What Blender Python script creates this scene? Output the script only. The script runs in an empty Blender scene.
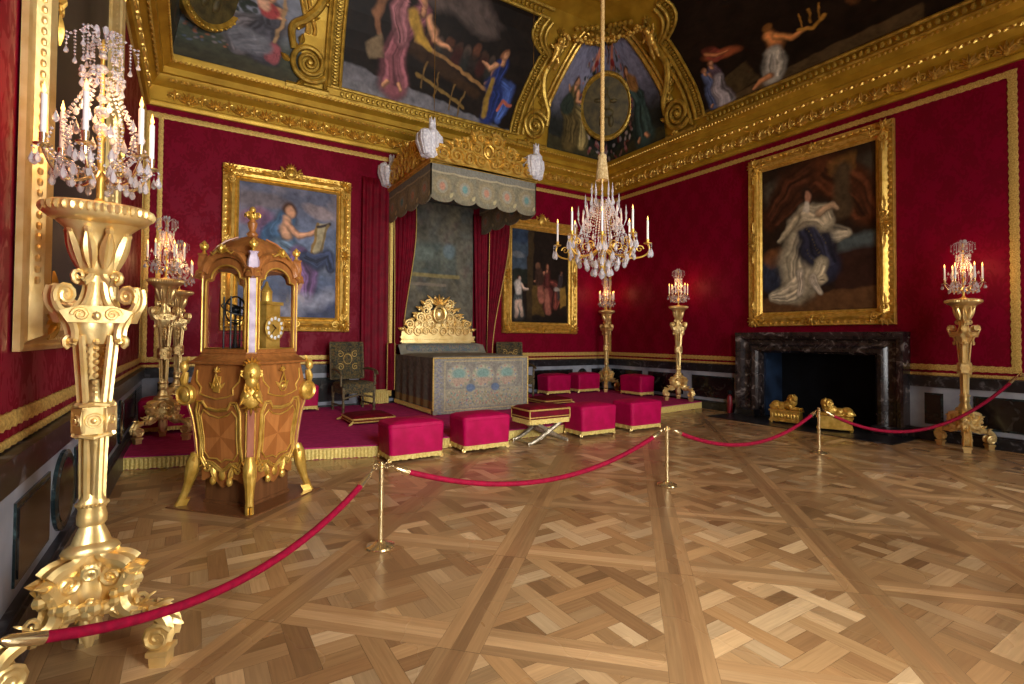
import bpy, math, random
import numpy as np
from mathutils import Vector, Matrix
PI = math.pi
D, XL, XR, YF = 10.4, -0.73, 9.57, -0.8     # back, left, right, front wall planes
ZC = 8.9                                     # flat ceiling height
SC = bpy.context.scene
COL = SC.collection

# ---------------------------------------------------------------- camera, world, light, exposure
cd = bpy.data.cameras.new('camera'); cam = bpy.data.objects.new('camera', cd); COL.objects.link(cam)
yaw, pit, rol = .5587, .0222, .0066
fw = Vector((math.sin(yaw)*math.cos(pit), math.cos(yaw)*math.cos(pit), math.sin(pit)))
rt = Vector((math.cos(yaw), -math.sin(yaw), 0)); up = rt.cross(fw)
rt2 = rt*math.cos(rol)+up*math.sin(rol); up2 = up*math.cos(rol)-rt*math.sin(rol)
cam.matrix_world = Matrix(((rt2.x, up2.x, -fw.x, 0), (rt2.y, up2.y, -fw.y, 0), (rt2.z, up2.z, -fw.z, 1.5), (0, 0, 0, 1)))
cd.sensor_width = 36; cd.lens = 510.7/1024*36; cd.shift_y = -(342-326.7)/1024; cd.clip_start = .05
SC.camera = cam
SC.view_settings.view_transform = 'Standard'; SC.view_settings.look = 'None'
SC.view_settings.gamma = 1; SC.view_settings.use_curve_mapping = False
SC.view_settings.exposure = 0.0
w = bpy.data.worlds.new('world'); SC.world = w; w.use_nodes = True
w.node_tree.nodes['Background'].inputs[0].default_value = (.75, .85, 1, 1)
w.node_tree.nodes['Background'].inputs[1].default_value = .6
WINDOWS = [(1.0, 2.8), (5.5, 7.3)]         # x ranges of the tall windows in the front wall
WIN_Z = (.35, 5.0)
def window_light(x0, x1, power):
    l = bpy.data.lights.new('window_daylight', 'AREA'); l.shape = 'RECTANGLE'; l.size = x1-x0+.9; l.size_y = WIN_Z[1]-WIN_Z[0]+1.0
    l.energy = power; l.color = (1, .985, .96)
    o = bpy.data.objects.new('window_daylight', l); COL.objects.link(o)
    o.location = ((x0+x1)/2, YF-1.6, (WIN_Z[0]+WIN_Z[1])/2); o.rotation_euler = (PI/2, 0, 0)
for (a, b), pw in zip(WINDOWS, (1400, 760)): window_light(a, b, pw)

# ---------------------------------------------------------------- materials
def lin(c):
    c = [v/255 for v in c]
    return tuple((v/12.92 if v <= .04045 else ((v+.055)/1.055)**2.4) for v in c)
def node_mat(name):
    m = bpy.data.materials.new(name); m.use_nodes = True
    nt = m.node_tree; b = nt.nodes['Principled BSDF']
    return m, nt, b
def N(nt, kind, **kw):
    n = nt.nodes.new(kind)
    for k, v in kw.items(): setattr(n, k, v)
    return n
def noise_col(nt, b, c1, c2, scale, detail=3, lo=.35, hi=.65, coord='Object', bump=0, bscale=None, dist=.01):
    tc = N(nt, 'ShaderNodeTexCoord'); no = N(nt, 'ShaderNodeTexNoise'); no.inputs['Scale'].default_value = scale; no.inputs['Detail'].default_value = detail
    nt.links.new(tc.outputs[coord], no.inputs['Vector'])
    r = N(nt, 'ShaderNodeValToRGB'); r.color_ramp.elements[0].position = lo; r.color_ramp.elements[1].position = hi
    r.color_ramp.elements[0].color = (*c1, 1); r.color_ramp.elements[1].color = (*c2, 1)
    nt.links.new(no.outputs['Fac'], r.inputs[0]); nt.links.new(r.outputs[0], b.inputs['Base Color'])
    if bump:
        n2 = N(nt, 'ShaderNodeTexNoise'); n2.inputs['Scale'].default_value = bscale or scale*3; n2.inputs['Detail'].default_value = 3
        nt.links.new(tc.outputs[coord], n2.inputs['Vector'])
        bp = N(nt, 'ShaderNodeBump'); bp.inputs['Strength'].default_value = bump; bp.inputs['Distance'].default_value = dist
        nt.links.new(n2.outputs['Fac'], bp.inputs['Height']); nt.links.new(bp.outputs[0], b.inputs['Normal'])
    return r
def simple(name, c1, c2=None, scale=20, rough=.5, metal=0, bump=0, bscale=None, sheen=0, dist=.01, **kw):
    m, nt, b = node_mat(name); c1 = lin(c1); c2 = lin(c2) if c2 else tuple(v*.8 for v in c1)
    noise_col(nt, b, c1, c2, scale, bump=bump, bscale=bscale, dist=dist, **kw)
    b.inputs['Roughness'].default_value = rough; b.inputs['Metallic'].default_value = metal
    if rough >= .6 and not metal: b.inputs['Specular IOR Level'].default_value = .2
    if sheen: b.inputs['Sheen Weight'].default_value = sheen; b.inputs['Sheen Roughness'].default_value = .4
    return m
M = {}
M['gold'] = simple('gilded_bronze', (230, 190, 96), (198, 154, 60), 12, .34, .6, .15, 40)
M['gold_pale'] = simple('pale_gilt_wood', (248, 222, 156), (232, 196, 122), 8, .34, .72, .12, 40)
M['gold_old'] = simple('old_gilding', (208, 172, 74), (158, 124, 42), 8, .38, .55, .2, 40)
M['gold_flat'] = simple('gilded_plaster', (198, 158, 50), (172, 132, 34), 3, .42, .45, .08, 30)
M['relief'] = simple('camaieu_relief', (96, 84, 44), (60, 52, 28), 6, .6, .1, .3, 45)
M['gold_shade'] = simple('dull_gilding', (150, 112, 40), (100, 70, 20), 8, .5, .6, .6, 45)
M['braid'] = simple('gold_braid', (230, 200, 116), (186, 148, 70), 60, .5, .45, .8, 120, dist=.005)
M['fringe'] = simple('gold_fringe', (232, 210, 128), (204, 176, 90), 50, .6, .2, .4, 150, dist=.003)
M['brass'] = simple('polished_brass', (236, 216, 168), (222, 198, 144), 3, .18, .9)
M['silver'] = simple('silvered_wood', (196, 184, 160), (140, 128, 106), 20, .35, .7, .4, 50)
M['velvet'] = simple('crimson_silk_cover', (180, 0, 76), (162, 0, 64), 7, .6, 0, .25, 10, 0, dist=.02)
M['velvet_dark'] = simple('dark_crimson_velvet', (112, 0, 26), (88, 0, 20), 9, .75, 0, .2, 14, 0)
M['rope'] = simple('crimson_rope_velvet', (146, 0, 44), (122, 0, 36), 30, .7, 0, .3, 90, 0, dist=.004)
M['curtain'] = simple('crimson_curtain', (122, 0, 30), (98, 0, 22), 6, .62, 0, .2, 20, 0)
M['carpet'] = simple('crimson_carpet', (184, 44, 108), (164, 36, 94), 12, .95, 0, .3, 200, 0, dist=.004)
M['white_marble'] = simple('white_marble', (160, 164, 174), (128, 134, 146), 3, .3)
M['wax'] = simple('candle_wax', (240, 240, 236), (226, 226, 222), 4, .5)
M['cord'] = simple('silk_cord', (226, 192, 130), (180, 140, 80), 80, .7, 0, .6, 120)
M['tassel'] = simple('silk_tassel', (214, 190, 140), (170, 140, 90), 40, .8, 0, .5, 90)
M['plume'] = simple('white_ostrich_plume', (238, 236, 238), (196, 192, 200), 26, .9, 0, .8, 60, .3)
M['black'] = simple('firebox_soot', (14, 16, 22), (6, 7, 10), 4, .8)
M['firebox_side'] = simple('firebox_slate', (34, 52, 78), (16, 26, 42), 3, .5)
M['redpaint'] = simple('dark_red_enamel', (116, 18, 30), (96, 12, 22), 4, .4)
M['dark_iron'] = simple('blued_steel', (48, 52, 56), (26, 30, 34), 20, .4, .7)
M['enamel'] = simple('white_enamel', (226, 226, 220), (200, 200, 196), 10, .3)
M['lilac'] = simple('lilac_marble_strip', (196, 180, 196), (160, 140, 160), 12, .35)
M['wall_plaster'] = simple('white_plaster', (220, 214, 200), (210, 204, 190), 2, .8)
M['wood_leg'] = simple('carved_gilt_wood_worn', (120, 104, 72), (72, 60, 40), 30, .5, .3, .5, 70)

def marble(name, c0, c1, c2, scale):
    m, nt, b = node_mat(name)
    tc = N(nt, 'ShaderNodeTexCoord'); n1 = N(nt, 'ShaderNodeTexNoise'); n1.inputs['Scale'].default_value = scale; n1.inputs['Detail'].default_value = 8; n1.inputs['Distortion'].default_value = 1.6
    nt.links.new(tc.outputs['Object'], n1.inputs['Vector'])
    r = N(nt, 'ShaderNodeValToRGB'); e = r.color_ramp.elements
    e[0].position = .35; e[0].color = (*lin(c0), 1); e[1].position = .72; e[1].color = (*lin(c2), 1); x = e.new(.58); x.color = (*lin(c1), 1)
    nt.links.new(n1.outputs['Fac'], r.inputs[0]); nt.links.new(r.outputs[0], b.inputs['Base Color']); b.inputs['Roughness'].default_value = .22
    return m
M['marble'] = marble('dark_red_black_marble', (24, 20, 22), (54, 44, 42), (136, 126, 122), 5)
M['marble_cap'] = marble('black_veined_marble', (14, 15, 19), (30, 30, 36), (100, 98, 102), 7)
M['marble_cap'].node_tree.nodes['Principled BSDF'].inputs['Roughness'].default_value = .34
M['marble_panel'] = marble('brown_green_marble', (14, 12, 13), (30, 23, 22), (74, 70, 64), 4)
M['marble_green'] = marble('green_marble', (14, 24, 26), (26, 40, 42), (66, 84, 84), 8)

def damask():
    m, nt, b = node_mat('crimson_damask')
    tc = N(nt, 'ShaderNodeTexCoord')
    mp = N(nt, 'ShaderNodeMapping'); mp.inputs['Scale'].default_value = (1, 1, .62); nt.links.new(tc.outputs['Object'], mp.inputs['Vector'])
    n1 = N(nt, 'ShaderNodeTexNoise'); n1.inputs['Scale'].default_value = 9; n1.inputs['Detail'].default_value = 2; n1.inputs['Distortion'].default_value = 2.5
    nt.links.new(mp.outputs[0], n1.inputs['Vector'])
    # ogival repeat of the weave: sin(a)*sin(b) lattice added to the noise
    sx = N(nt, 'ShaderNodeSeparateXYZ'); nt.links.new(tc.outputs['Object'], sx.inputs[0])
    ad = N(nt, 'ShaderNodeMath', operation='ADD'); nt.links.new(sx.outputs[0], ad.inputs[0]); nt.links.new(sx.outputs[1], ad.inputs[1])
    def wav(src, k):
        mu = N(nt, 'ShaderNodeMath', operation='MULTIPLY'); mu.inputs[1].default_value = k; nt.links.new(src, mu.inputs[0])
        s = N(nt, 'ShaderNodeMath', operation='SINE'); nt.links.new(mu.outputs[0], s.inputs[0]); return s.outputs[0]
    a = wav(ad.outputs[0], 2*PI/.54); c = wav(sx.outputs[2], 2*PI/.8)
    pr = N(nt, 'ShaderNodeMath', operation='MULTIPLY'); nt.links.new(a, pr.inputs[0]); nt.links.new(c, pr.inputs[1])
    sc = N(nt, 'ShaderNodeMath', operation='MULTIPLY_ADD'); sc.inputs[1].default_value = .14; nt.links.new(pr.outputs[0], sc.inputs[0]); nt.links.new(n1.outputs['Fac'], sc.inputs[2])
    r = N(nt, 'ShaderNodeValToRGB'); r.color_ramp.elements[0].position = .47; r.color_ramp.elements[1].position = .53
    r.color_ramp.elements[0].color = (*lin((112, 0, 28)), 1); r.color_ramp.elements[1].color = (*lin((124, 0, 36)), 1)
    nt.links.new(sc.outputs[0], r.inputs[0]); nt.links.new(r.outputs[0], b.inputs['Base Color'])
    r2 = N(nt, 'ShaderNodeValToRGB'); r2.color_ramp.elements[0].position = .47; r2.color_ramp.elements[1].position = .53
    r2.color_ramp.elements[0].color = (.62,)*3+(1,); r2.color_ramp.elements[1].color = (.45,)*3+(1,)
    nt.links.new(sc.outputs[0], r2.inputs[0]); nt.links.new(r2.outputs[0], b.inputs['Roughness'])
    b.inputs['Specular IOR Level'].default_value = .12
    return m
M['damask'] = damask()

def tapestry(name, cols, scale, rough=.85):
    m, nt, b = node_mat(name)
    tc = N(nt, 'ShaderNodeTexCoord'); v = N(nt, 'ShaderNodeTexVoronoi'); v.inputs['Scale'].default_value = scale
    n1 = N(nt, 'ShaderNodeTexNoise'); n1.inputs['Scale'].default_value = scale*.8; n1.inputs['Detail'].default_value = 5; n1.inputs['Distortion'].default_value = 1.5
    nt.links.new(tc.outputs['Object'], n1.inputs['Vector']); nt.links.new(tc.outputs['Object'], v.inputs['Vector'])
    r = N(nt, 'ShaderNodeValToRGB'); e = r.color_ramp.elements; r.color_ramp.interpolation = 'EASE'
    e[0].position = .28; e[0].color = (*lin(cols[0]), 1); e[1].position = .74; e[1].color = (*lin(cols[-1]), 1)
    for i, c in enumerate(cols[1:-1]):
        x = e.new(.28+.46*(i+1)/(len(cols)-1)); x.color = (*lin(c), 1)
    mx = N(nt, 'ShaderNodeMix'); mx.data_type = 'RGBA'; mx.inputs[0].default_value = .22
    nt.links.new(n1.outputs['Fac'], r.inputs[0]); nt.links.new(r.outputs[0], mx.inputs[6])
    hs = N(nt, 'ShaderNodeMix'); hs.data_type = 'RGBA'; hs.blend_type = 'MULTIPLY'; hs.inputs[0].default_value = 1; hs.inputs[7].default_value = (*lin(cols[2]), 1)
    nt.links.new(v.outputs['Color'], hs.inputs[6]); nt.links.new(hs.outputs[2], mx.inputs[7]); nt.links.new(mx.outputs[2], b.inputs['Base Color'])
    b.inputs['Roughness'].default_value = rough
    bp = N(nt, 'ShaderNodeBump'); bp.inputs['Strength'].default_value = .3; bp.inputs['Distance'].default_value = .01
    nt.links.new(n1.outputs['Fac'], bp.inputs['Height']); nt.links.new(bp.outputs[0], b.inputs['Normal'])
    return m
M['tapestry'] = tapestry('needlework_grey', [(92, 96, 96), (120, 116, 108), (84, 104, 112), (150, 140, 112), (120, 92, 92), (164, 156, 128)], 22)
M['tapestry_wall'] = tapestry('needlework_dark', [(58, 62, 66), (84, 86, 80), (60, 84, 92), (118, 108, 82), (92, 72, 70), (110, 106, 86)], 14)
M['tapestry_chair'] = tapestry('chair_needlework', [(26, 22, 20), (60, 46, 26), (40, 52, 44), (130, 104, 52), (34, 26, 24), (150, 126, 70)], 26)

def wood(name, c1, c2, scale=(30, 30, 2), rough=.28, coord='Object'):
    m, nt, b = node_mat(name)
    tc = N(nt, 'ShaderNodeTexCoord'); mp = N(nt, 'ShaderNodeMapping'); mp.inputs['Scale'].default_value = scale
    nt.links.new(tc.outputs[coord], mp.inputs['Vector'])
    n1 = N(nt, 'ShaderNodeTexNoise'); n1.inputs['Scale'].default_value = 1; n1.inputs['Detail'].default_value = 4; nt.links.new(mp.outputs[0], n1.inputs['Vector'])
    r = N(nt, 'ShaderNodeValToRGB'); r.color_ramp.elements[0].position = .3; r.color_ramp.elements[1].position = .7
    r.color_ramp.elements[0].color = (*lin(c1), 1); r.color_ramp.elements[1].color = (*lin(c2), 1)
    nt.links.new(n1.outputs['Fac'], r.inputs[0]); nt.links.new(r.outputs[0], b.inputs['Base Color']); b.inputs['Roughness'].default_value = rough
    return m
M['clock_wood'] = wood('kingwood_veneer', (134, 82, 40), (166, 106, 54))
M['clock_wood_b'] = wood('tulipwood_veneer_light', (172, 108, 54), (190, 124, 66))
M['clock_wood_c'] = wood('tulipwood_veneer_dark', (150, 90, 42), (168, 104, 52))
M['clock_pink'] = wood('rosy_corner_veneer', (150, 92, 72), (172, 112, 88))
M['plinth_wood'] = wood('brown_oak', (96, 60, 34), (120, 78, 46))

def parquet():
    m, nt, b = node_mat('oak_parquet')
    at = N(nt, 'ShaderNodeVertexColor', layer_name='plank'); uv = N(nt, 'ShaderNodeUVMap', uv_map='grain')
    mp = N(nt, 'ShaderNodeMapping'); mp.inputs['Scale'].default_value = (3, 60, 1); nt.links.new(uv.outputs[0], mp.inputs['Vector'])
    n1 = N(nt, 'ShaderNodeTexNoise'); n1.inputs['Scale'].default_value = 1; n1.inputs['Detail'].default_value = 5; n1.inputs['Distortion'].default_value = .6
    nt.links.new(mp.outputs[0], n1.inputs['Vector'])
    r = N(nt, 'ShaderNodeValToRGB'); r.color_ramp.elements[0].position = .25; r.color_ramp.elements[1].position = .75
    r.color_ramp.elements[0].color = (.8, .77, .74, 1); r.color_ramp.elements[1].color = (1.1, 1.09, 1.08, 1)
    nt.links.new(n1.outputs['Fac'], r.inputs[0])
    mx = N(nt, 'ShaderNodeMix'); mx.data_type = 'RGBA'; mx.blend_type = 'MULTIPLY'; mx.inputs[0].default_value = 1
    nt.links.new(at.outputs['Color'], mx.inputs[6]); nt.links.new(r.outputs[0], mx.inputs[7])
    # worn, slightly greyed large patches of the old wax finish
    n2 = N(nt, 'ShaderNodeTexNoise'); n2.inputs['Scale'].default_value = 1.1; n2.inputs['Detail'].default_value = 3
    tc = N(nt, 'ShaderNodeTexCoord'); nt.links.new(tc.outputs['Object'], n2.inputs['Vector'])
    r2 = N(nt, 'ShaderNodeMapRange'); r2.inputs[1].default_value = .3; r2.inputs[2].default_value = .7; r2.inputs[3].default_value = .2; r2.inputs[4].default_value = .34
    nt.links.new(n2.outputs['Fac'], r2.inputs[0]); nt.links.new(r2.outputs[0], b.inputs['Roughness'])
    nt.links.new(mx.outputs[2], b.inputs['Base Color'])
    bp = N(nt, 'ShaderNodeBump'); bp.inputs['Strength'].default_value = .12; bp.inputs['Distance'].default_value = .002
    nt.links.new(n1.outputs['Fac'], bp.inputs['Height']); nt.links.new(bp.outputs[0], b.inputs['Normal'])
    return m
M['parquet'] = parquet()
def painted(name='oil_paint', rough=.5):
    m, nt, b = node_mat(name)
    at = N(nt, 'ShaderNodeVertexColor', layer_name='paint'); nt.links.new(at.outputs['Color'], b.inputs['Base Color'])
    b.inputs['Roughness'].default_value = rough; b.inputs['Specular IOR Level'].default_value = .2
    return m
M['paint'] = painted()
M['fabric_paint'] = painted('embroidered_cloth', .85)
def glassy(name, col, rough, trans, ior=1.5):
    m, nt, b = node_mat(name); b.inputs['Base Color'].default_value = (*col, 1)
    b.inputs['Roughness'].default_value = rough; b.inputs['Transmission Weight'].default_value = trans; b.inputs['IOR'].default_value = ior
    return m
M['crystal'] = glassy('cut_crystal', (.95, .93, .97), .05, .72, 1.55)
def pane():
    m, nt, b = node_mat('clear_pane'); out = nt.nodes['Material Output']
    t = N(nt, 'ShaderNodeBsdfTransparent'); g = N(nt, 'ShaderNodeBsdfGlossy'); g.inputs['Roughness'].default_value = .02
    mx = N(nt, 'ShaderNodeMixShader')
    mx.inputs[0].default_value = .05; nt.links.new(t.outputs[0], mx.inputs[1]); nt.links.new(g.outputs[0], mx.inputs[2]); nt.links.new(mx.outputs[0], out.inputs[0])
    return m
M['pane'] = pane()
def emis(name, col, s):
    m, nt, b = node_mat(name); b.inputs['Base Color'].default_value = (*col, 1)
    b.inputs['Emission Color'].default_value = (*col, 1); b.inputs['Emission Strength'].default_value = s; return m
M['flame'] = emis('candle_flame', (1, .52, .13), 5)

# ---------------------------------------------------------------- mesh helpers
class MB:
    """collects shapes; build() links them as one mesh object"""
    def __init__(s): s.v = []; s.f = []; s.m = []
    def add(s, vs, fs, mi=0, mat=None):
        o = len(s.v)
        s.v += [tuple(mat @ Vector(p)) for p in vs] if mat is not None else [tuple(p) for p in vs]
        s.f += [tuple(i+o for i in f) for f in fs]; s.m += [mi]*len(fs); return s
    def box(s, x0, x1, y0, y1, z0, z1, mi=0, mat=None):
        vs = [(x, y, z) for z in (z0, z1) for y in (y0, y1) for x in (x0, x1)]
        return s.add(vs, [(0, 2, 3, 1), (4, 5, 7, 6), (0, 1, 5, 4), (2, 6, 7, 3), (0, 4, 6, 2), (1, 3, 7, 5)], mi, mat)
    def loft(s, rings, closed=True, cap=True, mi=0, mat=None):
        n = len(rings[0]); vs = [p for r in rings for p in r]; fs = []
        for k in range(len(rings)-1):
            for i in range(n if closed else n-1):
                j = (i+1) % n; fs.append((k*n+i, k*n+j, (k+1)*n+j, (k+1)*n+i))
        if cap and closed: fs.append(tuple(range(n))[::-1]); fs.append(tuple(range((len(rings)-1)*n, len(rings)*n)))
        return s.add(vs, fs, mi, mat)
    def tube(s, pts, r, n=8, mi=0, mat=None, flat=1.0, cap=True):
        pts = [Vector(p) for p in pts]; k = len(pts)
        rr = r if isinstance(r, (list, tuple)) else [r]*k; rings = []; prev = None
        for i in range(k):
            t = (pts[min(i+1, k-1)]-pts[max(i-1, 0)])
            if t.length < 1e-9: t = Vector((0, 0, 1))
            t.normalize()
            if prev is None:
                a = Vector((0, 0, 1)) if abs(t.z) < .9 else Vector((1, 0, 0)); u = t.cross(a).normalized()
            else:
                u = (prev-t*prev.dot(t)); u = u.normalized() if u.length > 1e-6 else t.orthogonal().normalized()
            prev = u; v = t.cross(u)
            rings.append([pts[i]+u*math.cos(2*PI*j/n)*rr[i]+v*math.sin(2*PI*j/n)*rr[i]*flat for j in range(n)])
        return s.loft(rings, True, cap, mi, mat)
    def lathe(s, prof, n=20, c=(0, 0, 0), mi=0, mat=None, lobes=0, amp=0, ph=0, sx=1, sy=1):
        rings = []
        for r, z in prof:
            rings.append([(c[0]+sx*max(r, 1e-4)*(1+amp*math.cos(lobes*(2*PI*j/n-ph)))*math.cos(2*PI*j/n), c[1]+sy*max(r, 1e-4)*(1+amp*math.cos(lobes*(2*PI*j/n-ph)))*math.sin(2*PI*j/n), c[2]+z) for j in range(n)])
        return s.loft(rings, True, True, mi, mat)
    def ell(s, c, rx, ry=None, rz=None, n=8, k=6, mi=0, mat=None, rot=None):
        ry = ry or rx; rz = rz or rx; vs = [(0, 0, -rz)]
        for i in range(1, k):
            a = -PI/2+PI*i/k
            vs += [(rx*math.cos(a)*math.cos(2*PI*j/n), ry*math.cos(a)*math.sin(2*PI*j/n), rz*math.sin(a)) for j in range(n)]
        vs.append((0, 0, rz)); fs = [(0, 1+(j+1) % n, 1+j) for j in range(n)]
        for i in range(k-2):
            for j in range(n): a = 1+i*n+j; b = 1+i*n+(j+1) % n; fs.append((a, b, b+n, a+n))
        t = len(vs)-1; o = 1+(k-2)*n; fs += [(o+j, o+(j+1) % n, t) for j in range(n)]
        mm = Matrix.Translation(Vector(c)) @ (rot.to_4x4() if rot is not None else Matrix.Identity(4))
        if mat is not None: mm = mat @ mm
        return s.add(vs, fs, mi, mm)
    def prism(s, poly, h, mat=None, mi=0, bev=0):
        """polygon in local xy extruded to z=h (with an optional chamfered top)"""
        n = len(poly); cx = sum(p[0] for p in poly)/n; cy = sum(p[1] for p in poly)/n
        rings = [[(p[0], p[1], 0) for p in poly], [(p[0], p[1], h-bev) for p in poly]]
        if bev: rings.append([(p[0]+(cx-p[0])*bev*3, p[1]+(cy-p[1])*bev*3, h) for p in poly])
        return s.loft(rings, True, True, mi, mat)
    def volute(s, c, r0, turns, r, ax_u, ax_v, start=0, n=6, mi=0, step=10, end=.15, mat=None, flat=1.0):
        """spiral tube round c in the plane of ax_u, ax_v; r0 outer radius, r tube radius"""
        au, av = Vector(ax_u), Vector(ax_v); pts = []; rr = []; k = int(abs(turns)*step)+1
        for i in range(k):
            t = i/(k-1); a = start+2*PI*turns*t; q = r0*(1-t)+r0*end*t
            pts.append(Vector(c)+au*math.cos(a)*q+av*math.sin(a)*q); rr.append(r*(1-.5*t))
        s.tube(pts, rr, n, mi, mat, flat); return pts[0]
    def build(s, name, mat, parent=None, smooth=True, loc=None, ang=35):
        me = bpy.data.meshes.new(name); me.from_pydata([tuple(v) for v in s.v], [], s.f)
        for m_ in (mat if isinstance(mat, (list, tuple)) else [mat]): me.materials.append(m_)
        if isinstance(mat, (list, tuple)): me.polygons.foreach_set('material_index', s.m)
        if smooth: smooth_mesh(me, ang)
        me.update()
        o = bpy.data.objects.new(name, me); COL.objects.link(o)
        if parent is not None: o.parent = parent
        if loc is not None: o.location = loc
        return o
def smooth_mesh(me, ang):
    import bmesh
    bm = bmesh.new(); bm.from_mesh(me); bmesh.ops.recalc_face_normals(bm, faces=bm.faces)
    for f in bm.faces: f.smooth = True
    for e in bm.edges:
        if len(e.link_faces) == 2 and e.calc_face_angle(0) > math.radians(ang): e.smooth = False
    bm.to_mesh(me); bm.free()
def thing(name, label, cat, loc=(0, 0, 0), rz=0, group=None):
    o = bpy.data.objects.new(name, None); COL.objects.link(o); o.location = loc; o.rotation_euler = (0, 0, rz)
    o.empty_display_size = .1; o['label'] = label; o['category'] = cat
    if group: o['group'] = group
    return o
def tag(o, label, cat, group=None):
    o['label'] = label; o['category'] = cat
    if group: o['group'] = group
    return o
def struct(o): o['kind'] = 'structure'; return o
def copy_tree(o, parent=None):
    c = o.copy(); COL.objects.link(c)
    if parent is not None: c.parent = parent
    for ch in list(o.children): copy_tree(ch, c)
    return c
def dup(o, loc, rz, label, group=None):
    c = copy_tree(o); c.location = loc; c.rotation_euler = (0, 0, rz); c['label'] = label
    if group: c['group'] = group
    return c
def smooth_path(P, k=6):
    out = []; n = len(P)
    for i in range(n-1):
        p0, p1, p2, p3 = P[max(0, i-1)], P[i], P[i+1], P[min(n-1, i+2)]
        for j in range(k): t = j/k; out.append(tuple(.5*((2*b)+(-a+c)*t+(2*a-5*b+4*c-d)*t*t+(-a+3*b-3*c+d)*t**3) for a, b, c, d in zip(p0, p1, p2, p3)))
    return out+[tuple(P[-1])]
def rotm(p, q=(0, 0, 0), rz=0): return Matrix.Translation(Vector(p)) @ Matrix.Rotation(rz, 4, 'Z')
def frame_m(origin, ex, ey, ez): 
    ex, ey, ez = Vector(ex), Vector(ey), Vector(ez)
    return Matrix(((ex.x, ey.x, ez.x, origin[0]), (ex.y, ey.y, ez.y, origin[1]), (ex.z, ey.z, ez.z, origin[2]), (0, 0, 0, 1)))
def bez(p0, p1, p2, p3, n=10):
    out = []
    for i in range(n+1):
        t = i/n; a = (1-t)**3; b = 3*t*(1-t)**2; c = 3*t*t*(1-t); d = t**3
        out.append(tuple(a*p0[k]+b*p1[k]+c*p2[k]+d*p3[k] for k in range(len(p0))))
    return out
def remesh(o, voxel, smooth=True):
    m = o.modifiers.new('blend', 'REMESH'); m.mode = 'VOXEL'; m.voxel_size = voxel; m.use_smooth_shade = True
    return o

# scroll ornament in a local plane: x right, y up, z towards the viewer
def leaf(mb, p, ang, L, w, h, mat):
    """a pointed acanthus lobe"""
    c, s_ = math.cos(ang), math.sin(ang); vs = []; n = 5; rows = []
    for i in range(n+1):
        t = i/n; ww = w*math.sin(PI*min(1, t*.9+.1))*(1-.3*t); cu = h*(.4+math.sin(PI*t)*.9)
        rows.append([(t*L, -ww, 0), (t*L, -ww*.5, cu*.7), (t*L, 0, cu*.45), (t*L, ww*.5, cu*.7), (t*L, ww, 0)])
    vs = [(p[0]+x*c-y*s_, p[1]+x*s_+y*c, z+(p[2] if len(p) > 2 else 0)) for r in rows for x, y, z in r]
    fs = [(k*5+i, k*5+i+1, k*5+i+6, k*5+i+5) for k in range(n) for i in range(4)]
    mb.add(vs, fs, 0, mat)
def spiral_orn(mb, c, r, hand, start, mat, tr=None, leaves=True, turns=1.6):
    tr = tr or r*.16; ex = (1, 0, 0); ey = (0, hand, 0)
    mb.volute((c[0], c[1], tr*.8), r, turns, tr, ex, ey, start, 8 if r > .2 else 6, 0, int(max(9, r*70)), .12, mat)
    mb.ell((c[0], c[1], tr), r*.2, r*.2, tr*1.4, 6, 4, mat=mat)
    if leaves:
        for k in range(4):
            a = start+hand*0+k*1.25; aa = hand*(start+k*1.2)
            leaf(mb, (c[0]+math.cos(aa)*r, c[1]+math.sin(aa)*r, 0), aa+hand*.7, r*.55, r*.2, tr*1.3, mat)
def shell(mb, c, r, mat, n=7, h=.3, spread=1.25, base=PI/2):
    for k in range(n):
        a = base+(k-(n-1)/2)/((n-1)/2)*spread
        leaf(mb, (c[0], c[1], 0), a, r*(1-.12*abs(k-(n-1)/2)/((n-1)/2)), r*.16, r*h, mat)
    mb.ell((c[0], c[1], r*h*.5), r*.2, r*.2, r*h*.7, 8, 5, mat=mat)
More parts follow.
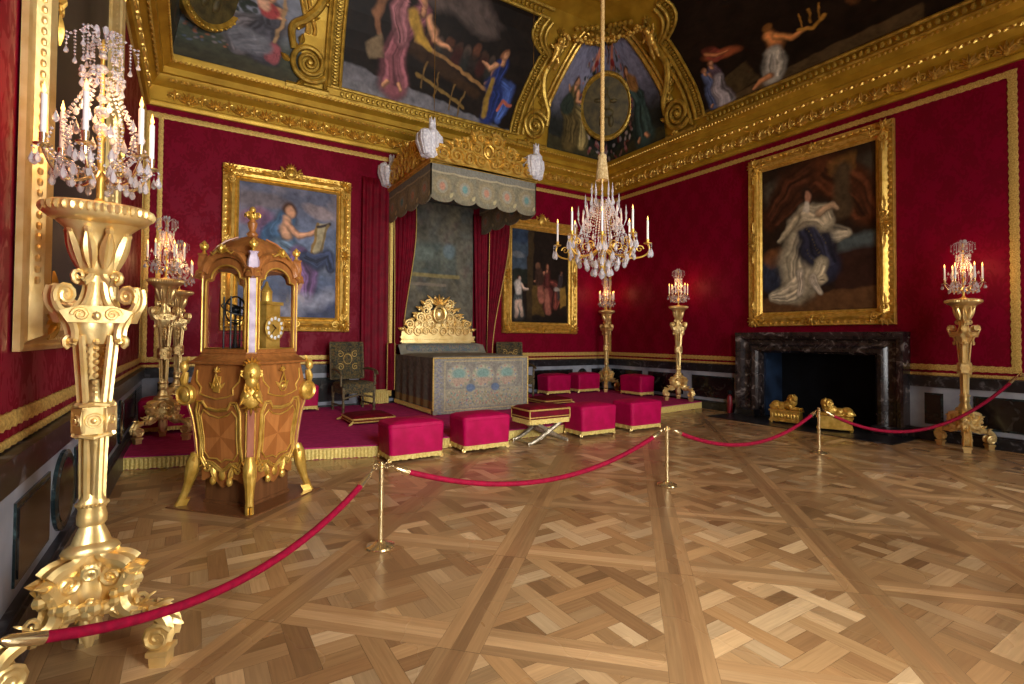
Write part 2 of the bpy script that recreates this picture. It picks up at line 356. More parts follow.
def cresting(mb, x0, x1, y0, prof, mat, seed=1, dens=1.0, cart=True, back=.02):
    dens = 1.0 if dens < 1.0 else dens
    """pierced gilt cresting of scrolls and leaves under the outline prof(t), t in 0..1"""
    rnd = random.Random(seed); W = x1-x0; xc = (x0+x1)/2; H = prof(.5)
    n = 40; top = [(x0+W*i/n, y0+prof(i/n)*.62) for i in range(n+1)]
    vs = [(x, y0, 0) for x, y in top]+[(x, y, 0) for x, y in top]+[(x, y, back) for x, y in top]+[(x, y0, back) for x, y in top]
    fs = []
    for i in range(n):
        for k in range(3): fs.append((k*(n+1)+i, k*(n+1)+i+1, (k+1)*(n+1)+i+1, (k+1)*(n+1)+i))
        fs.append((i, i+1, 3*(n+1)+i+1, 3*(n+1)+i))
    mb.add(vs, fs, 0, mat)
    m2 = mat @ Matrix.Translation((0, 0, back))
    rows = max(2, int(H/.17))
    for side in (-1, 1):
        y = 0; row = 0
        r = .125*W/1.7/dens**.5
        while y+r*1.2 < H:
            x = (r*1.2 if not cart or y > H*.85 else max(H*.26 if y > H*.15 else r, r))+(r*.5 if row % 2 else 0)
            while True:
                u = .5+side*x/W
                if not (0.02 < u < .98) or prof(u) < y+r*1.5: break
                q = r*rnd.uniform(.85, 1.1)
                mb.volute((xc+side*x, y0+y+r, back+q*.3), q, 1.7, q*.24, (side*(1 if row % 2 else -1), 0, 0), (0, 1, 0), rnd.uniform(0, 1.5), 6, 0, 11, .15, mat)
                leaf(mb, (xc+side*(x+r*.7), y0+y+r*.6, 0), PI/2-side*rnd.uniform(.2, .8), r*1.5, r*.38, r*.5, m2)
                x += r*1.85
            y += r*1.5; row += 1
        # rim of outward curling leaves along the outline
        m_ = int(W/2/(r*1.1))
        for i in range(m_):
            u = .5+side*.5*(i+.6)/m_; h_ = prof(u); x = x0+W*u
            sl = math.atan2(prof(min(1, u+.01))-prof(max(0, u-.01)), .02*W); a = sl+PI/2
            leaf(mb, (x, y0+h_*.72, 0), a-side*.5, max(r*1.4, h_*.3), r*.5, r*.6, m2)
            mb.ell((x+.3*r*side, y0+h_*.88, back+r*.3), r*.28, n=6, k=4, mat=mat)
    if cart:
        r = H*.17; yc = y0+H*.50
        mb.volute((xc, yc, back+r*.5), r, 1.0, r*.24, (1*.85, 0, 0), (0, 1.1, 0), 0, 8, 0, 20, 1.0, mat)
        mb.ell((xc, yc, back+r*.2), r*.62, r*.8, r*.4, 10, 6, mat=mat)
        shell(mb, (xc, yc+r*1.2), H*.26, m2, 7, .3, 1.3)
        for sd in (-1, 1): spiral_orn(mb, (xc+sd*r*1.35, yc+r*1.0), r*.5, sd, 1.5, m2, r*.18, False); spiral_orn(mb, (xc+sd*r*1.1, yc-r*1.2), r*.55, -sd, 1.5, m2, r*.18, False); leaf(mb, (xc+sd*r*.4, yc-r*1.1), -PI/2+sd*.6, r*1.5, r*.4, r*.35, m2)

# picture painter: numpy raster turned into per-vertex paint on a fine grid
class Canvas:
    def __init__(s, w, h, c): s.w, s.h = w, h; s.a = np.ones((h, w, 3))*np.array(lin(c)); s.Y, s.X = np.mgrid[0:h, 0:w]; s.X = s.X/(w-1); s.Y = s.Y/(h-1); s.asp = w/h
    def _mix(s, m, c): m = np.clip(m, 0, 1)[..., None]; s.a = s.a*(1-m)+np.array(lin(c))*m; return s
    def grad(s, c, y0, y1, pw=1): return s._mix(np.clip((s.Y-y0)/(y1-y0), 0, 1)**pw, c)
    def ell(s, x, y, rx, ry, c, rot=0, soft=.25, op=1):
        dx = (s.X-x)*s.asp; dy = s.Y-y; ca, sa = math.cos(rot), math.sin(rot)
        d = np.sqrt(((dx*ca+dy*sa)/(rx*s.asp))**2+((-dx*sa+dy*ca)/ry)**2)
        return s._mix((1-(d-1)/soft)*op if soft > 0 else (d < 1)*op, c) if False else s._mix(np.clip((1+soft-d)/(2*soft), 0, 1)*op, c)
    def line(s, pts, r, c, op=1, soft=.35):
        """tapered stroke through points; r list or number, in heights"""
        rr = r if isinstance(r, (list, tuple)) else [r]*len(pts); m = np.zeros_like(s.X)
        for (a, b, ra, rb) in zip(pts[:-1], pts[1:], rr[:-1], rr[1:]):
            ax, ay, bx, by = a[0]*s.asp, a[1], b[0]*s.asp, b[1]; dx, dy = bx-ax, by-ay; L = dx*dx+dy*dy+1e-9
            t = np.clip(((s.X*s.asp-ax)*dx+(s.Y-ay)*dy)/L, 0, 1); d = np.hypot(s.X*s.asp-ax-t*dx, s.Y-ay-t*dy)/(ra+(rb-ra)*t)
            m = np.maximum(m, np.clip((1+soft-d)/(2*soft), 0, 1))
        return s._mix(m*op, c)
    def poly(s, pts, c, op=1, soft=.008):
        inside = np.zeros_like(s.X, bool); dmin = np.full_like(s.X, 9.)
        for i in range(len(pts)):
            x1, y1 = pts[i]; x2, y2 = pts[(i+1) % len(pts)]
            cond = ((y1 > s.Y) != (y2 > s.Y)); xi = (x2-x1)*(s.Y-y1)/((y2-y1) if y2 != y1 else 1e-9)+x1; inside ^= cond & (s.X < xi)
            dx, dy = x2-x1, y2-y1; t = np.clip(((s.X-x1)*dx+(s.Y-y1)*dy)/(dx*dx+dy*dy+1e-9), 0, 1); dmin = np.minimum(dmin, np.hypot(s.X-x1-t*dx, s.Y-y1-t*dy))
        m = np.where(inside, .5+dmin/(2*soft), .5-dmin/(2*soft)); return s._mix(np.clip(m, 0, 1)*op, c)
    def mottle(s, amt, sc=8, seed=0, col=None):
        rng = np.random.default_rng(seed); f = np.zeros_like(s.X)
        for o in range(4):
            k = int(sc*2**o)+2; g = rng.random((k, int(k*s.asp)+2)); yy = s.Y*(k-1.001); xx = s.X*(g.shape[1]-1.001)
            i, j = yy.astype(int), xx.astype(int); u, v = yy-i, xx-j; u = u*u*(3-2*u); v = v*v*(3-2*v)
            f += (g[i, j]*(1-u)*(1-v)+g[i+1, j]*u*(1-v)+g[i, j+1]*(1-u)*v+g[i+1, j+1]*u*v-.5)/2**o
        if col is None: s.a *= (1+amt*f)[..., None]
        else: s._mix(np.clip(f*2-.1, 0, 1)*amt, col)
        s.a = np.clip(s.a, 0.0005, 1); return s
    def noise(s, sc, seed):
        rng = np.random.default_rng(seed); f = np.zeros_like(s.X)
        for o in range(3):
            k = int(sc*2**o)+2; g = rng.random((k, int(k*s.asp)+2)); yy = s.Y*(k-1.001); xx = s.X*(g.shape[1]-1.001)
            i, j = yy.astype(int), xx.astype(int); u, v = yy-i, xx-j; u = u*u*(3-2*u); v = v*v*(3-2*v)
            f += (g[i, j]*(1-u)*(1-v)+g[i+1, j]*u*(1-v)+g[i, j+1]*(1-u)*v+g[i+1, j+1]*u*v-.5)/2**o
        return f
    def brush(s, amt=.02, sc=9, seed=1):
        """painterly irregularity: outlines wander, tone broken by strokes"""
        dx, dy = s.noise(sc, seed)*amt/s.asp, s.noise(sc, seed+1)*amt; X = np.clip((s.X+dx)*(s.w-1), 0, s.w-1.001); Y = np.clip((s.Y+dy)*(s.h-1), 0, s.h-1.001)
        i, j = Y.astype(int), X.astype(int); i2, j2 = np.minimum(i+1, s.h-1), np.minimum(j+1, s.w-1); u, v = (Y-i)[..., None], (X-j)[..., None]
        s.a = s.a[i, j]*(1-u)*(1-v)+s.a[i2, j]*u*(1-v)+s.a[i, j2]*(1-u)*v+s.a[i2, j2]*u*v
        s.a *= (1+.45*s.noise(sc*2.2, seed+2)+.3*s.noise(sc*5, seed+3))[..., None]; s.a = np.clip(s.a, .0004, 1); return s
    def limb(s, pts, r, col):
        s.line(pts, r, tuple(v*.62 for v in col)); rr = [q*.72 for q in (r if isinstance(r, (list, tuple)) else [r]*len(pts))]
        s.line([(x-.004, y-.006) for x, y in pts], rr, col); return s.line([(x-.007, y-.010) for x, y in pts], [q*.35 for q in rr], tuple(min(255, v*1.2) for v in col), .7, .8)
    def drape(s, pts, r, col, seed=0, n=9):
        rnd = random.Random(seed); k = len(pts); rr = r if isinstance(r, (list, tuple)) else [r]*k
        s.line(pts, [q*1.05 for q in rr], tuple(v*.5 for v in col)); s.line(pts, [q*.92 for q in rr], col)
        for i in range(n*2):
            off = rnd.uniform(-.85, .85); dark = i % 2; P = []
            for t, (x, y) in enumerate(pts):
                a, b = pts[max(0, t-1)], pts[min(k-1, t+1)]; dx, dy = (b[0]-a[0])*s.asp, b[1]-a[1]; L = math.hypot(dx, dy)+1e-9; o = off*rr[t]+rnd.uniform(-.12, .12)*rr[t]
                P.append((x-dy/L*o/s.asp, y+dx/L*o))
            s.line(P, [q*rnd.uniform(.05, .12) for q in rr], tuple(v*.48 for v in col) if dark else tuple(min(255, v*1.28+8) for v in col), .6, 1.0)
        return s
    def folds(s, x, y, rx, ry, c1, c2, rot=0, k=5, ph=0):
        """a patch of cloth with stripes of fold"""
        s.ell(x, y, rx, ry, c1, rot, .15)
        for i in range(k):
            t = (i+.5)/k*2-1; L = math.sqrt(max(0, 1-t*t))*.85; ca, sa = math.cos(rot), math.sin(rot)
            px = x+(t*rx*s.asp*ca)/s.asp; py = y+t*rx*s.asp*sa
            ux, uy = -sa*ry*L/s.asp, ca*ry*L
            w_ = math.sin(i*2.3+x*31)*rx*.35; q = .55+.4*math.sin(i*1.7+y*17)
            s.line([(px-ux*q, py-uy*q), (px+w_, py), (px+ux, py+uy)], [ry*.01, rx*s.asp*.26/k*1.6, ry*.01], c2, .5, 1.0)
            hi = tuple(min(255, v*1.22+6) for v in c1)
            s.line([(px-ux*q+rx/k, py-uy*q), (px+w_+rx*.9/k, py+ry*.1), (px+ux*.8+rx/k, py+uy*.8)], [ry*.01, rx*s.asp*.12/k*1.6, ry*.01], hi, .45, 1.0)
        return s
def paint_mesh(name, cv, surf, parent, mat=None):
    """surf(u,v)->point; u right, v up; picks canvas colours (canvas y runs down)"""
    h, w_ = cv.h, cv.w; vs = [surf(j/(w_-1), 1-i/(h-1)) for i in range(h) for j in range(w_)]
    fs = [(i*w_+j, (i+1)*w_+j, (i+1)*w_+j+1, i*w_+j+1) for i in range(h-1) for j in range(w_-1)]
    me = bpy.data.meshes.new(name); me.from_pydata(vs, [], fs); me.materials.append(mat or M['paint'])
    at = me.color_attributes.new('paint', 'FLOAT_COLOR', 'POINT'); c = np.ones((h*w_, 4)); c[:, :3] = cv.a.reshape(-1, 3)
    at.data.foreach_set('color', c.ravel()); me.polygons.foreach_set('use_smooth', [True]*len(fs)); me.update()
    o = bpy.data.objects.new(name, me); COL.objects.link(o)
    if parent is not None: o.parent = parent
    return o

# ---------------------------------------------------------------- the room
def wm(wall, t, z, off=0.0):
    """local frame on a wall: x to the viewer's right, y up, z out of the wall"""
    if wall == 'B': return frame_m((t, D-off, z), (1, 0, 0), (0, 0, 1), (0, -1, 0))
    if wall == 'R': return frame_m((XR-off, t, z), (0, -1, 0), (0, 0, 1), (-1, 0, 0))
    if wall == 'L': return frame_m((XL+off, t, z), (0, 1, 0), (0, 0, 1), (1, 0, 0))
    return frame_m((t, YF+off, z), (-1, 0, 0), (0, 0, 1), (0, 1, 0))
def wbox(mb, wall, t0, t1, z0, z1, o0, o1, mi=0):
    if wall == 'B': mb.box(t0, t1, D-o1, D-o0, z0, z1, mi)
    elif wall == 'R': mb.box(XR-o1, XR-o0, t0, t1, z0, z1, mi)
    elif wall == 'L': mb.box(XL+o0, XL+o1, t0, t1, z0, z1, mi)
    else: mb.box(t0, t1, YF+o0, YF+o1, z0, z1, mi)

def build_floor():
    """oak parquet panels laid on the diagonal, woven planks inside, triple bands between"""
    import random as R_
    rnd = R_.Random(4); S = 1.0854; ox, oy = 1.183, 2.318; BW = .110
    c45 = math.cos(-PI/4); s45 = math.sin(-PI/4)
    V, F, C, UVs = [], [], [], []
    tones = [(172, 138, 96), (166, 130, 88), (160, 124, 82), (182, 150, 108), (150, 115, 76), (170, 135, 92), (138, 104, 68), (194, 164, 122)]
    def clip(poly, a, b, c):            # keep a*x+b*y <= c
        out = []
        for i in range(len(poly)):
            p, q = poly[i], poly[(i+1) % len(poly)]; dp = a*p[0]+b*p[1]-c; dq = a*q[0]+b*q[1]-c
            if dp <= 0: out.append(p)
            if dp*dq < 0: t = dp/(dp-dq); out.append((p[0]+(q[0]-p[0])*t, p[1]+(q[1]-p[1])*t))
        return out
    def put(poly, ang, tone):
        """poly in panel coordinates (rotated frame, metres)"""
        if len(poly) < 3: return
        w = [(ox+x*c45-y*s45, oy+x*s45+y*c45) for x, y in poly]
        for a, b, c in ((1, 0, XR+.02), (-1, 0, -XL+.02), (0, 1, D+.02), (0, -1, -YF+.02)):
            w = clip(w, a, b, c)
            if len(w) < 3: return
        cx = sum(p[0] for p in w)/len(w); cy = sum(p[1] for p in w)/len(w)
        o = len(V); ca, sa = math.cos(ang-PI/4), math.sin(ang-PI/4); ru = rnd.uniform(0, 50)
        for p in w:
            d = math.hypot(p[0]-cx, p[1]-cy)+1e-9; k = max(0, 1-.0011/d)
            q = (cx+(p[0]-cx)*k, cy+(p[1]-cy)*k); V.append((q[0], q[1], 0)); UVs.append((q[0]*ca+q[1]*sa+ru, -q[0]*sa+q[1]*ca+ru*1.7))
        F.append(tuple(range(o, o+len(w)))); C.append(tone)
    def tone(bias=0):
        t = tones[rnd.randrange(len(tones))]; k = rnd.uniform(.9, 1.08)+bias; return tuple(v*k for v in t)
    for i in range(-11, 12):
        for j in range(-11, 12):
            x0, y0 = i*S, j*S
            cxw = ox+(x0+S/2)*c45-(y0+S/2)*s45; cyw = oy+(x0+S/2)*s45+(y0+S/2)*c45
            if not (XL-1 < cxw < XR+1 and YF-1 < cyw < D+1): continue
            # bands: along x at y=y0, along y at x=x0 ; each of three long planks
            b = BW
            for k in range(3):
                lo = -b+k*2*b/3
                tn = (166, 130, 88) if k != 1 else (184, 148, 104)
                k_ = rnd.uniform(.9, 1.08); tn = tuple(v*k_ for v in tn)
                put([(x0+b*.2, y0+lo), (x0+S-b*.2, y0+lo), (x0+S-b*.2, y0+lo+2*b/3), (x0+b*.2, y0+lo+2*b/3)] if False else [(x0+b, y0+lo), (x0+S-b, y0+lo), (x0+S-b, y0+lo+2*b/3), (x0+b, y0+lo+2*b/3)], 0, tn)
                k_ = rnd.uniform(.88, 1.08); tn = tuple(v*k_ for v in ((164, 128, 86) if k != 1 else (148, 112, 74)))
                put([(x0+lo, y0-b), (x0+lo+2*b/3, y0-b), (x0+lo+2*b/3, y0+S-b), (x0+lo, y0+S-b)], PI/2, tn)
            # inside: woven planks at 45 degrees to the panel
            X0, X1, Y0, Y1 = x0+b, x0+S-b, y0+b, y0+S-b; cx, cy = (X0+X1)/2, (Y0+Y1)/2
            T = (X1-X0)*math.sqrt(2)/4; wd = T*.36; r2 = math.sqrt(.5); bias = rnd.uniform(-.05, .05)
            def inner(pa, pb, qa, qb, ang, tn):
                poly = [((p-q)*r2+cx, (p+q)*r2+cy) for p, q in ((pa, qa), (pb, qa), (pb, qb), (pa, qb))]
                for a, b_, c in ((1, 0, X1), (-1, 0, -X0), (0, 1, Y1), (0, -1, -Y0)):
                    poly = clip(poly, a, b_, c)
                    if len(poly) < 3: return
                put(poly, ang, tn)
            for m_ in range(-3, 3):
                for n_ in range(-3, 3):
                    p0, q0 = m_*T, n_*T; par = (m_+n_) % 2 == 0
                    # crossing block + the two strip lengths that start here
                    if par: inner(p0-T+wd, p0+T, q0, q0+wd, PI/4, tone(bias+.05))
                    else: inner(p0, p0+wd, q0-T+wd, q0+T, -PI/4, tone(bias+.05))
                    h = wd+(T-wd)/2
                    if par:
                        inner(p0+wd, p0+T, q0+wd, q0+h, PI/4, tone(bias)); inner(p0+wd, p0+T, q0+h, q0+T, PI/4, tone(bias))
                    else:
                        inner(p0+wd, p0+h, q0+wd, q0+T, -PI/4, tone(bias)); inner(p0+h, p0+T, q0+wd, q0+T, -PI/4, tone(bias))
    nf = len(F); o = len(V)
    V += [(XL-.3, YF-.3, -.003), (XR+.3, YF-.3, -.003), (XR+.3, D+.3, -.003), (XL-.3, D+.3, -.003)]; F.append((o, o+1, o+2, o+3)); C.append((52, 34, 20)); UVs += [(0, 0)]*4
    me = bpy.data.meshes.new('floor'); me.from_pydata(V, [], F); me.materials.append(M['parquet'])
    at = me.color_attributes.new('plank', 'FLOAT_COLOR', 'CORNER'); uv = me.uv_layers.new(name='grain')
    ca = []; ua = []
    for f, c in zip(F, C):
        l = lin(c)
        for vi in f: ca += [l[0], l[1], l[2], 1]; ua += list(UVs[vi])
    at.data.foreach_set('color', ca); uv.data.foreach_set('uv', ua); me.update()
    ob = bpy.data.objects.new('floor', me); COL.objects.link(ob); struct(ob)
build_floor()

for nm, (x0, x1, y0, y1) in dict(wall_back=(XL-.3, XR+.3, D, D+.3), wall_left=(XL-.3, XL, YF-.3, D), wall_right=(XR, XR+.3, YF-.3, D)).items():
    mb = MB()
    if nm == 'wall_right':                       # opening for the hearth
        mb.box(x0, x1, y0, 3.88, 0, 9.2); mb.box(x0, x1, 5.95, y1, 0, 9.2); mb.box(x0, x1, 3.88, 5.95, 1.4, 9.2)
    else: mb.box(x0, x1, y0, y1, 0, 9.2)
    struct(mb.build(nm, M['damask'], smooth=False))
mb = MB(); xs = [XL-.3]+[v for w_ in WINDOWS for v in w_]+[XR+.3]
for i in range(0, len(xs), 2): mb.box(xs[i], xs[i+1], YF-.3, YF, 0, 9.2)
for a, b in WINDOWS: mb.box(a, b, YF-.3, YF, 0, WIN_Z[0]); mb.box(a, b, YF-.3, YF, WIN_Z[1], 9.2)
struct(mb.build('wall_front', M['wall_plaster'], smooth=False))
for i, (a, b) in enumerate(WINDOWS):
    mb = MB(); z0, z1 = WIN_Z; y = YF-.12
    mb.box(a, a+.07, y-.04, y+.04, z0, z1); mb.box(b-.07, b, y-.04, y+.04, z0, z1); mb.box(a+.07, b-.07, y-.04, y+.04, z0, z0+.1); mb.box(a+.07, b-.07, y-.04, y+.04, z1-.08, z1)
    c = (a+b)/2; mb.box(c-.05, c+.05, y-.05, y+.05, z0+.1, z1-.08)
    for k in range(1, 6):
        z = z0+(z1-z0)*k/6
        for s, e in ((a+.07, c-.05), (c+.05, b-.07)): mb.box(s, e, y-.02, y+.02, z-.015, z+.015)
    for xx in ((a+c)/2, (b+c)/2): mb.box(xx-.012, xx+.012, y-.015, y+.015, z0+.1, z1-.08)
    o = struct(mb.build('window_%d' % (i+1), M['wall_plaster'], smooth=False))
    g = MB().box(a+.07, b-.07, y-.004, y+.004, z0+.1, z1-.08).build('pane', M['pane'], o, False)

# ceiling: flat field plus the cove, one gilded surface
PROF = [(.30, 6.06), (.36, 6.35), (.43, 6.7), (.52, 7.05), (.62, 7.36), (.74, 7.66), (.90, 7.98), (1.08, 8.26), (1.28, 8.50), (1.55, 8.72), (1.85, 8.85), (2.1, ZC)]
SEG = [0]
for a, b in zip(PROF[:-1], PROF[1:]): SEG.append(SEG[-1]+math.hypot(b[0]-a[0], b[1]-a[1]))
def prof_at(z):
    z = min(max(z, PROF[0][1]), PROF[-1][1])
    for (p0, z0), (p1, z1) in zip(PROF[:-1], PROF[1:]):
        if z <= z1: t = (z-z0)/(z1-z0); dp, dz = p1-p0, z1-z0; L = math.hypot(dp, dz); return p0+dp*t, dz/L, -dp/L
    return PROF[-1][0], 0, -1
def cove(wall, t, z, off=0.0):
    p, np_, nz = prof_at(z); p += np_*off; z += nz*off
    return {'B': (t, D-p, z), 'R': (XR-p, t, z), 'L': (XL+p, t, z), 'F': (t, YF+p, z)}[wall]
def cove_m(wall, t, z, off=0.0, rot=0):
    p, np_, nz = prof_at(z); o = cove(wall, t, z, off)
    n = {'B': (0, -np_, nz), 'R': (-np_, 0, nz), 'L': (np_, 0, nz)}[wall]
    ex = {'B': (1, 0, 0), 'R': (0, -1, 0), 'L': (0, 1, 0)}[wall]; ez = Vector(n); ey = ez.cross(Vector(ex))
    return frame_m(o, ex, ey, ez) @ Matrix.Rotation(rot, 4, 'Z')
mb = MB()
rings = [[(XL+p, YF+p, z), (XR-p, YF+p, z), (XR-p, D-p, z), (XL+p, D-p, z)] for p, z in [(0, 6.06)]+PROF]
mb.loft(rings, True, False); n = len(rings)-1
mb.add(rings[-1], [(0, 1, 2, 3)]); mb.add([(XL-.3, YF-.3, 9.2), (XR+.3, YF-.3, 9.2), (XR+.3, D+.3, 9.2), (XL-.3, D+.3, 9.2)], [(0, 1, 2, 3)])
ceil = struct(mb.build('ceiling', M['gold_flat'], smooth=False))
# raised mouldings of the flat ceiling
mb = MB()
def ring_frame(mb, d, wdt, h, z=ZC):
    x0, x1, y0, y1 = XL+d, XR-d, YF+d, D-d
    prof = [(0, 0), (0, h*.6), (wdt*.25, h), (wdt*.75, h), (wdt, h*.5), (wdt, 0)]
    mb.loft([[(x0+q, y0+q, z-e), (x1-q, y0+q, z-e), (x1-q, y1-q, z-e), (x0+q, y1-q, z-e)] for q, e in prof], True, False)
for d, w_, h in ((2.12, .12, .1), (2.36, .2, .07), (2.75, .08, .12), (3.0, .24, .05), (3.4, .1, .14)): ring_frame(mb, d, w_, h)
struct(mb.build('trim_1', M['gold'], smooth=True))

# cornice: gilded profile all round
CP = [(0, 5.36), (.05, 5.36), (.07, 5.40), (.07, 5.44), (.04, 5.46), (.05, 5.70), (.09, 5.72), (.16, 5.80), (.19, 5.86), (.24, 5.87), (.25, 5.97), (.30, 6.0), (.37, 6.03), (.38, 6.07), (.30, 6.09)]
mb = MB(); mb.loft([[(XL+p, YF+p, z), (XR-p, YF+p, z), (XR-p, D-p, z), (XL+p, D-p, z)] for p, z in CP], True, False)
struct(mb.build('trim_2', M['gold_flat'], smooth=True, ang=30))
def runs(): return (('B', XL+.3, XR-.3), ('R', 1.2, D-.3), ('L', 2.5, D-.3))
mb = MB()
for wall, a, b in runs():
    n = int((b-a)/.20)
    for i in range(n):
        t = a+(b-a)*(i+.5)/n; m = wm(wall, t, 5.505, .045)
        if i % 2: shell(mb, (0, -.01), .19, m, 7, .30, 1.35)
        else:
            for sd in (-1, 1): mb.volute((sd*.045, .08, .025), .055, 1.2, .018, (sd, 0, 0), (0, 1, 0), -1.2, 5, 0, 7, .2, m)
            leaf(mb, (0, 0, 0), PI/2, .2, .04, .05, m); leaf(mb, (0, .04, 0), -PI/2, .05, .03, .03, m)
struct(mb.build('trim_3', M['gold']))
mb = MB()
for wall, a, b in runs():
    n = int((b-a)/.16)
    for i in range(n):
        t = a+(b-a)*(i+.5)/n; m = wm(wall, t, 5.80, .145) @ Matrix.Rotation(-.7, 4, 'X')
        for k, an in enumerate((0, .9, -.9, PI, PI-.9, PI+.9)): leaf(mb, (0, 0, 0), an, .085, .026, .035, m)
        mb.ell((0, 0, .015), .016, n=6, k=4, mat=m)
    n = int((b-a)/.075)
    for i in range(n):
        t = a+(b-a)*(i+.5)/n; mb.ell((0, 0, 0), .026, .03, .018, 6, 4, mat=wm(wall, t, 6.035, .375))
struct(mb.build('trim_4', M['gold']))
# gold braid borders of the damask hangings
TN = [5]
def braid(wall, runs_):
    mb = MB()
    for t0, t1, z0, z1, wd in runs_:
        L = math.hypot(t1-t0, z1-z0); n = max(2, int(L/.05)); vert = abs(t1-t0) < 1e-6; pts = []
        up_ = []; dn = []
        for i in range(n+1):
            q = i/n; t = t0+(t1-t0)*q; z = z0+(z1-z0)*q; w_ = wd/2*(1+.10*(1 if i % 2 else -1)); h = .012+.006*(i % 2)
            if vert: row = [(t-w_, z, .004), (t-w_, z, h), (t, z, h+.008), (t+w_, z, h), (t+w_, z, .004)]
            else: row = [(t, z-w_, .004), (t, z-w_, h), (t, z, h+.008), (t, z+w_, h), (t, z+w_, .004)]
            pts.append([tuple((wm(wall, a, b, o)).translation) for a, b, o in row])
        mb.loft(pts, False, False)
    o = struct(mb.build('trim_%d' % TN[0], M['braid'], ang=60)); TN[0] += 1
ZB, ZT = 1.10, 5.215
braid('B', [(XL+.02, XR-.02, ZB, ZB, .085), (XL+.02, XR-.02, .995, .995, .045), (XL+.02, XR-.02, ZT, ZT, .09), (XL+.05, XL+.05, ZB, ZT, .07), (XL+.22, XL+.22, ZB, ZT, .07), (XR-.1, XR-.1, ZB, ZT, .08)])
braid('R', [(2.27, 3.49, ZB, ZB, .085), (6.36, D-.02, ZB, ZB, .085), (YF, 3.49, .995, .995, .045), (6.36, D-.02, .995, .995, .045), (2.27, D-.02, ZT, ZT, .09), (2.27, 2.27, ZB-.04, ZT+.045, .1), (D-.1, D-.1, ZB, ZT, .08), (1.9, 1.9, ZB, ZT, .1), (YF, 1.9, ZB, ZB, .085), (YF, 1.9, ZT, ZT, .09)])
braid('L', [(YF, D-.02, ZB, ZB, .075), (YF, D-.02, .995, .995, .04), (YF, D-.02, ZT, ZT, .09), (D-.08, D-.08, ZB, ZT, .08), (D-.26, D-.26, ZB, ZT, .06)])
# marble dado
def dado(wall, name, a, b, panels):
    mb = MB()
    zp = .155 if wall != 'L' else .23; zl = zp+.085
    wbox(mb, wall, a, b, zp, .80, 0, .035, 0); wbox(mb, wall, a, b, .80, .96, 0, .06, 1); wbox(mb, wall, a, b, .93, .965, 0, .08, 1)
    wbox(mb, wall, a, b, .0, zp, 0, .13 if wall != 'L' else .10, 1); wbox(mb, wall, a, b, zp, zp+.02, 0, .10 if wall != 'L' else .08, 1)
    for q in panels:
        t0, t1 = q[0], q[1]
        if len(q) > 2:                            # oval medallion
            c, r = (t0+t1)/2, (t1-t0)/2
            m = wm(wall, c, (zl+.71)/2, .035)
            mb.lathe([(1, 0), (1, .02), (.9, .03), (.8, .02), (.8, .022)], 28, mi=2, mat=m @ Matrix.Diagonal((r, .25, 1, 1)))
            mb.lathe([(.78, .0), (.78, .026), (.4, .03)], 28, mi=3, mat=m @ Matrix.Diagonal((r, .25, 1, 1)))
        else:
            wbox(mb, wall, t0, t1, zl, .71, .035, .046, 2); wbox(mb, wall, t0+.03, t1-.03, zl+.03, .68, .046, .052, 3)
    o = struct(mb.build(name, [M['white_marble'], M['marble_cap'], M['marble_green'], M['marble_panel']], smooth=False))
def seq(a, b, L=1.25, g=.14, oval=True):
    out = []; t = a
    while t+L < b:
        out.append((t, t+L)); t += L+g
        if oval and t+.36 < b: out.append((t, t+.36, 1)); t += .36+g
    if b-t > .3: out.append((t, b-.05))
    return out
dado('B', 'baseboard_back', XL, XR, seq(XL+.25, XR-.2))
dado('R', 'baseboard_right_far', 6.38, D, [(6.55, 7.6), (7.85, 8.9), (9.1, 10.2)])
dado('R', 'baseboard_right_near', YF, 3.49, [(3.07, 3.30), (1.55, 2.72), (-.9, 1.4)])
dado('L', 'baseboard_left', YF, D, [(-.9, 1.25), (1.45, 2.15), (2.35, 3.02), (3.27, 3.95), (4.02, 4.62, 1), (4.70, 5.5), (5.6, 5.95, 1), (6.05, 7.0), (7.15, 7.5, 1), (7.65, 9.0), (9.15, 10.2)])

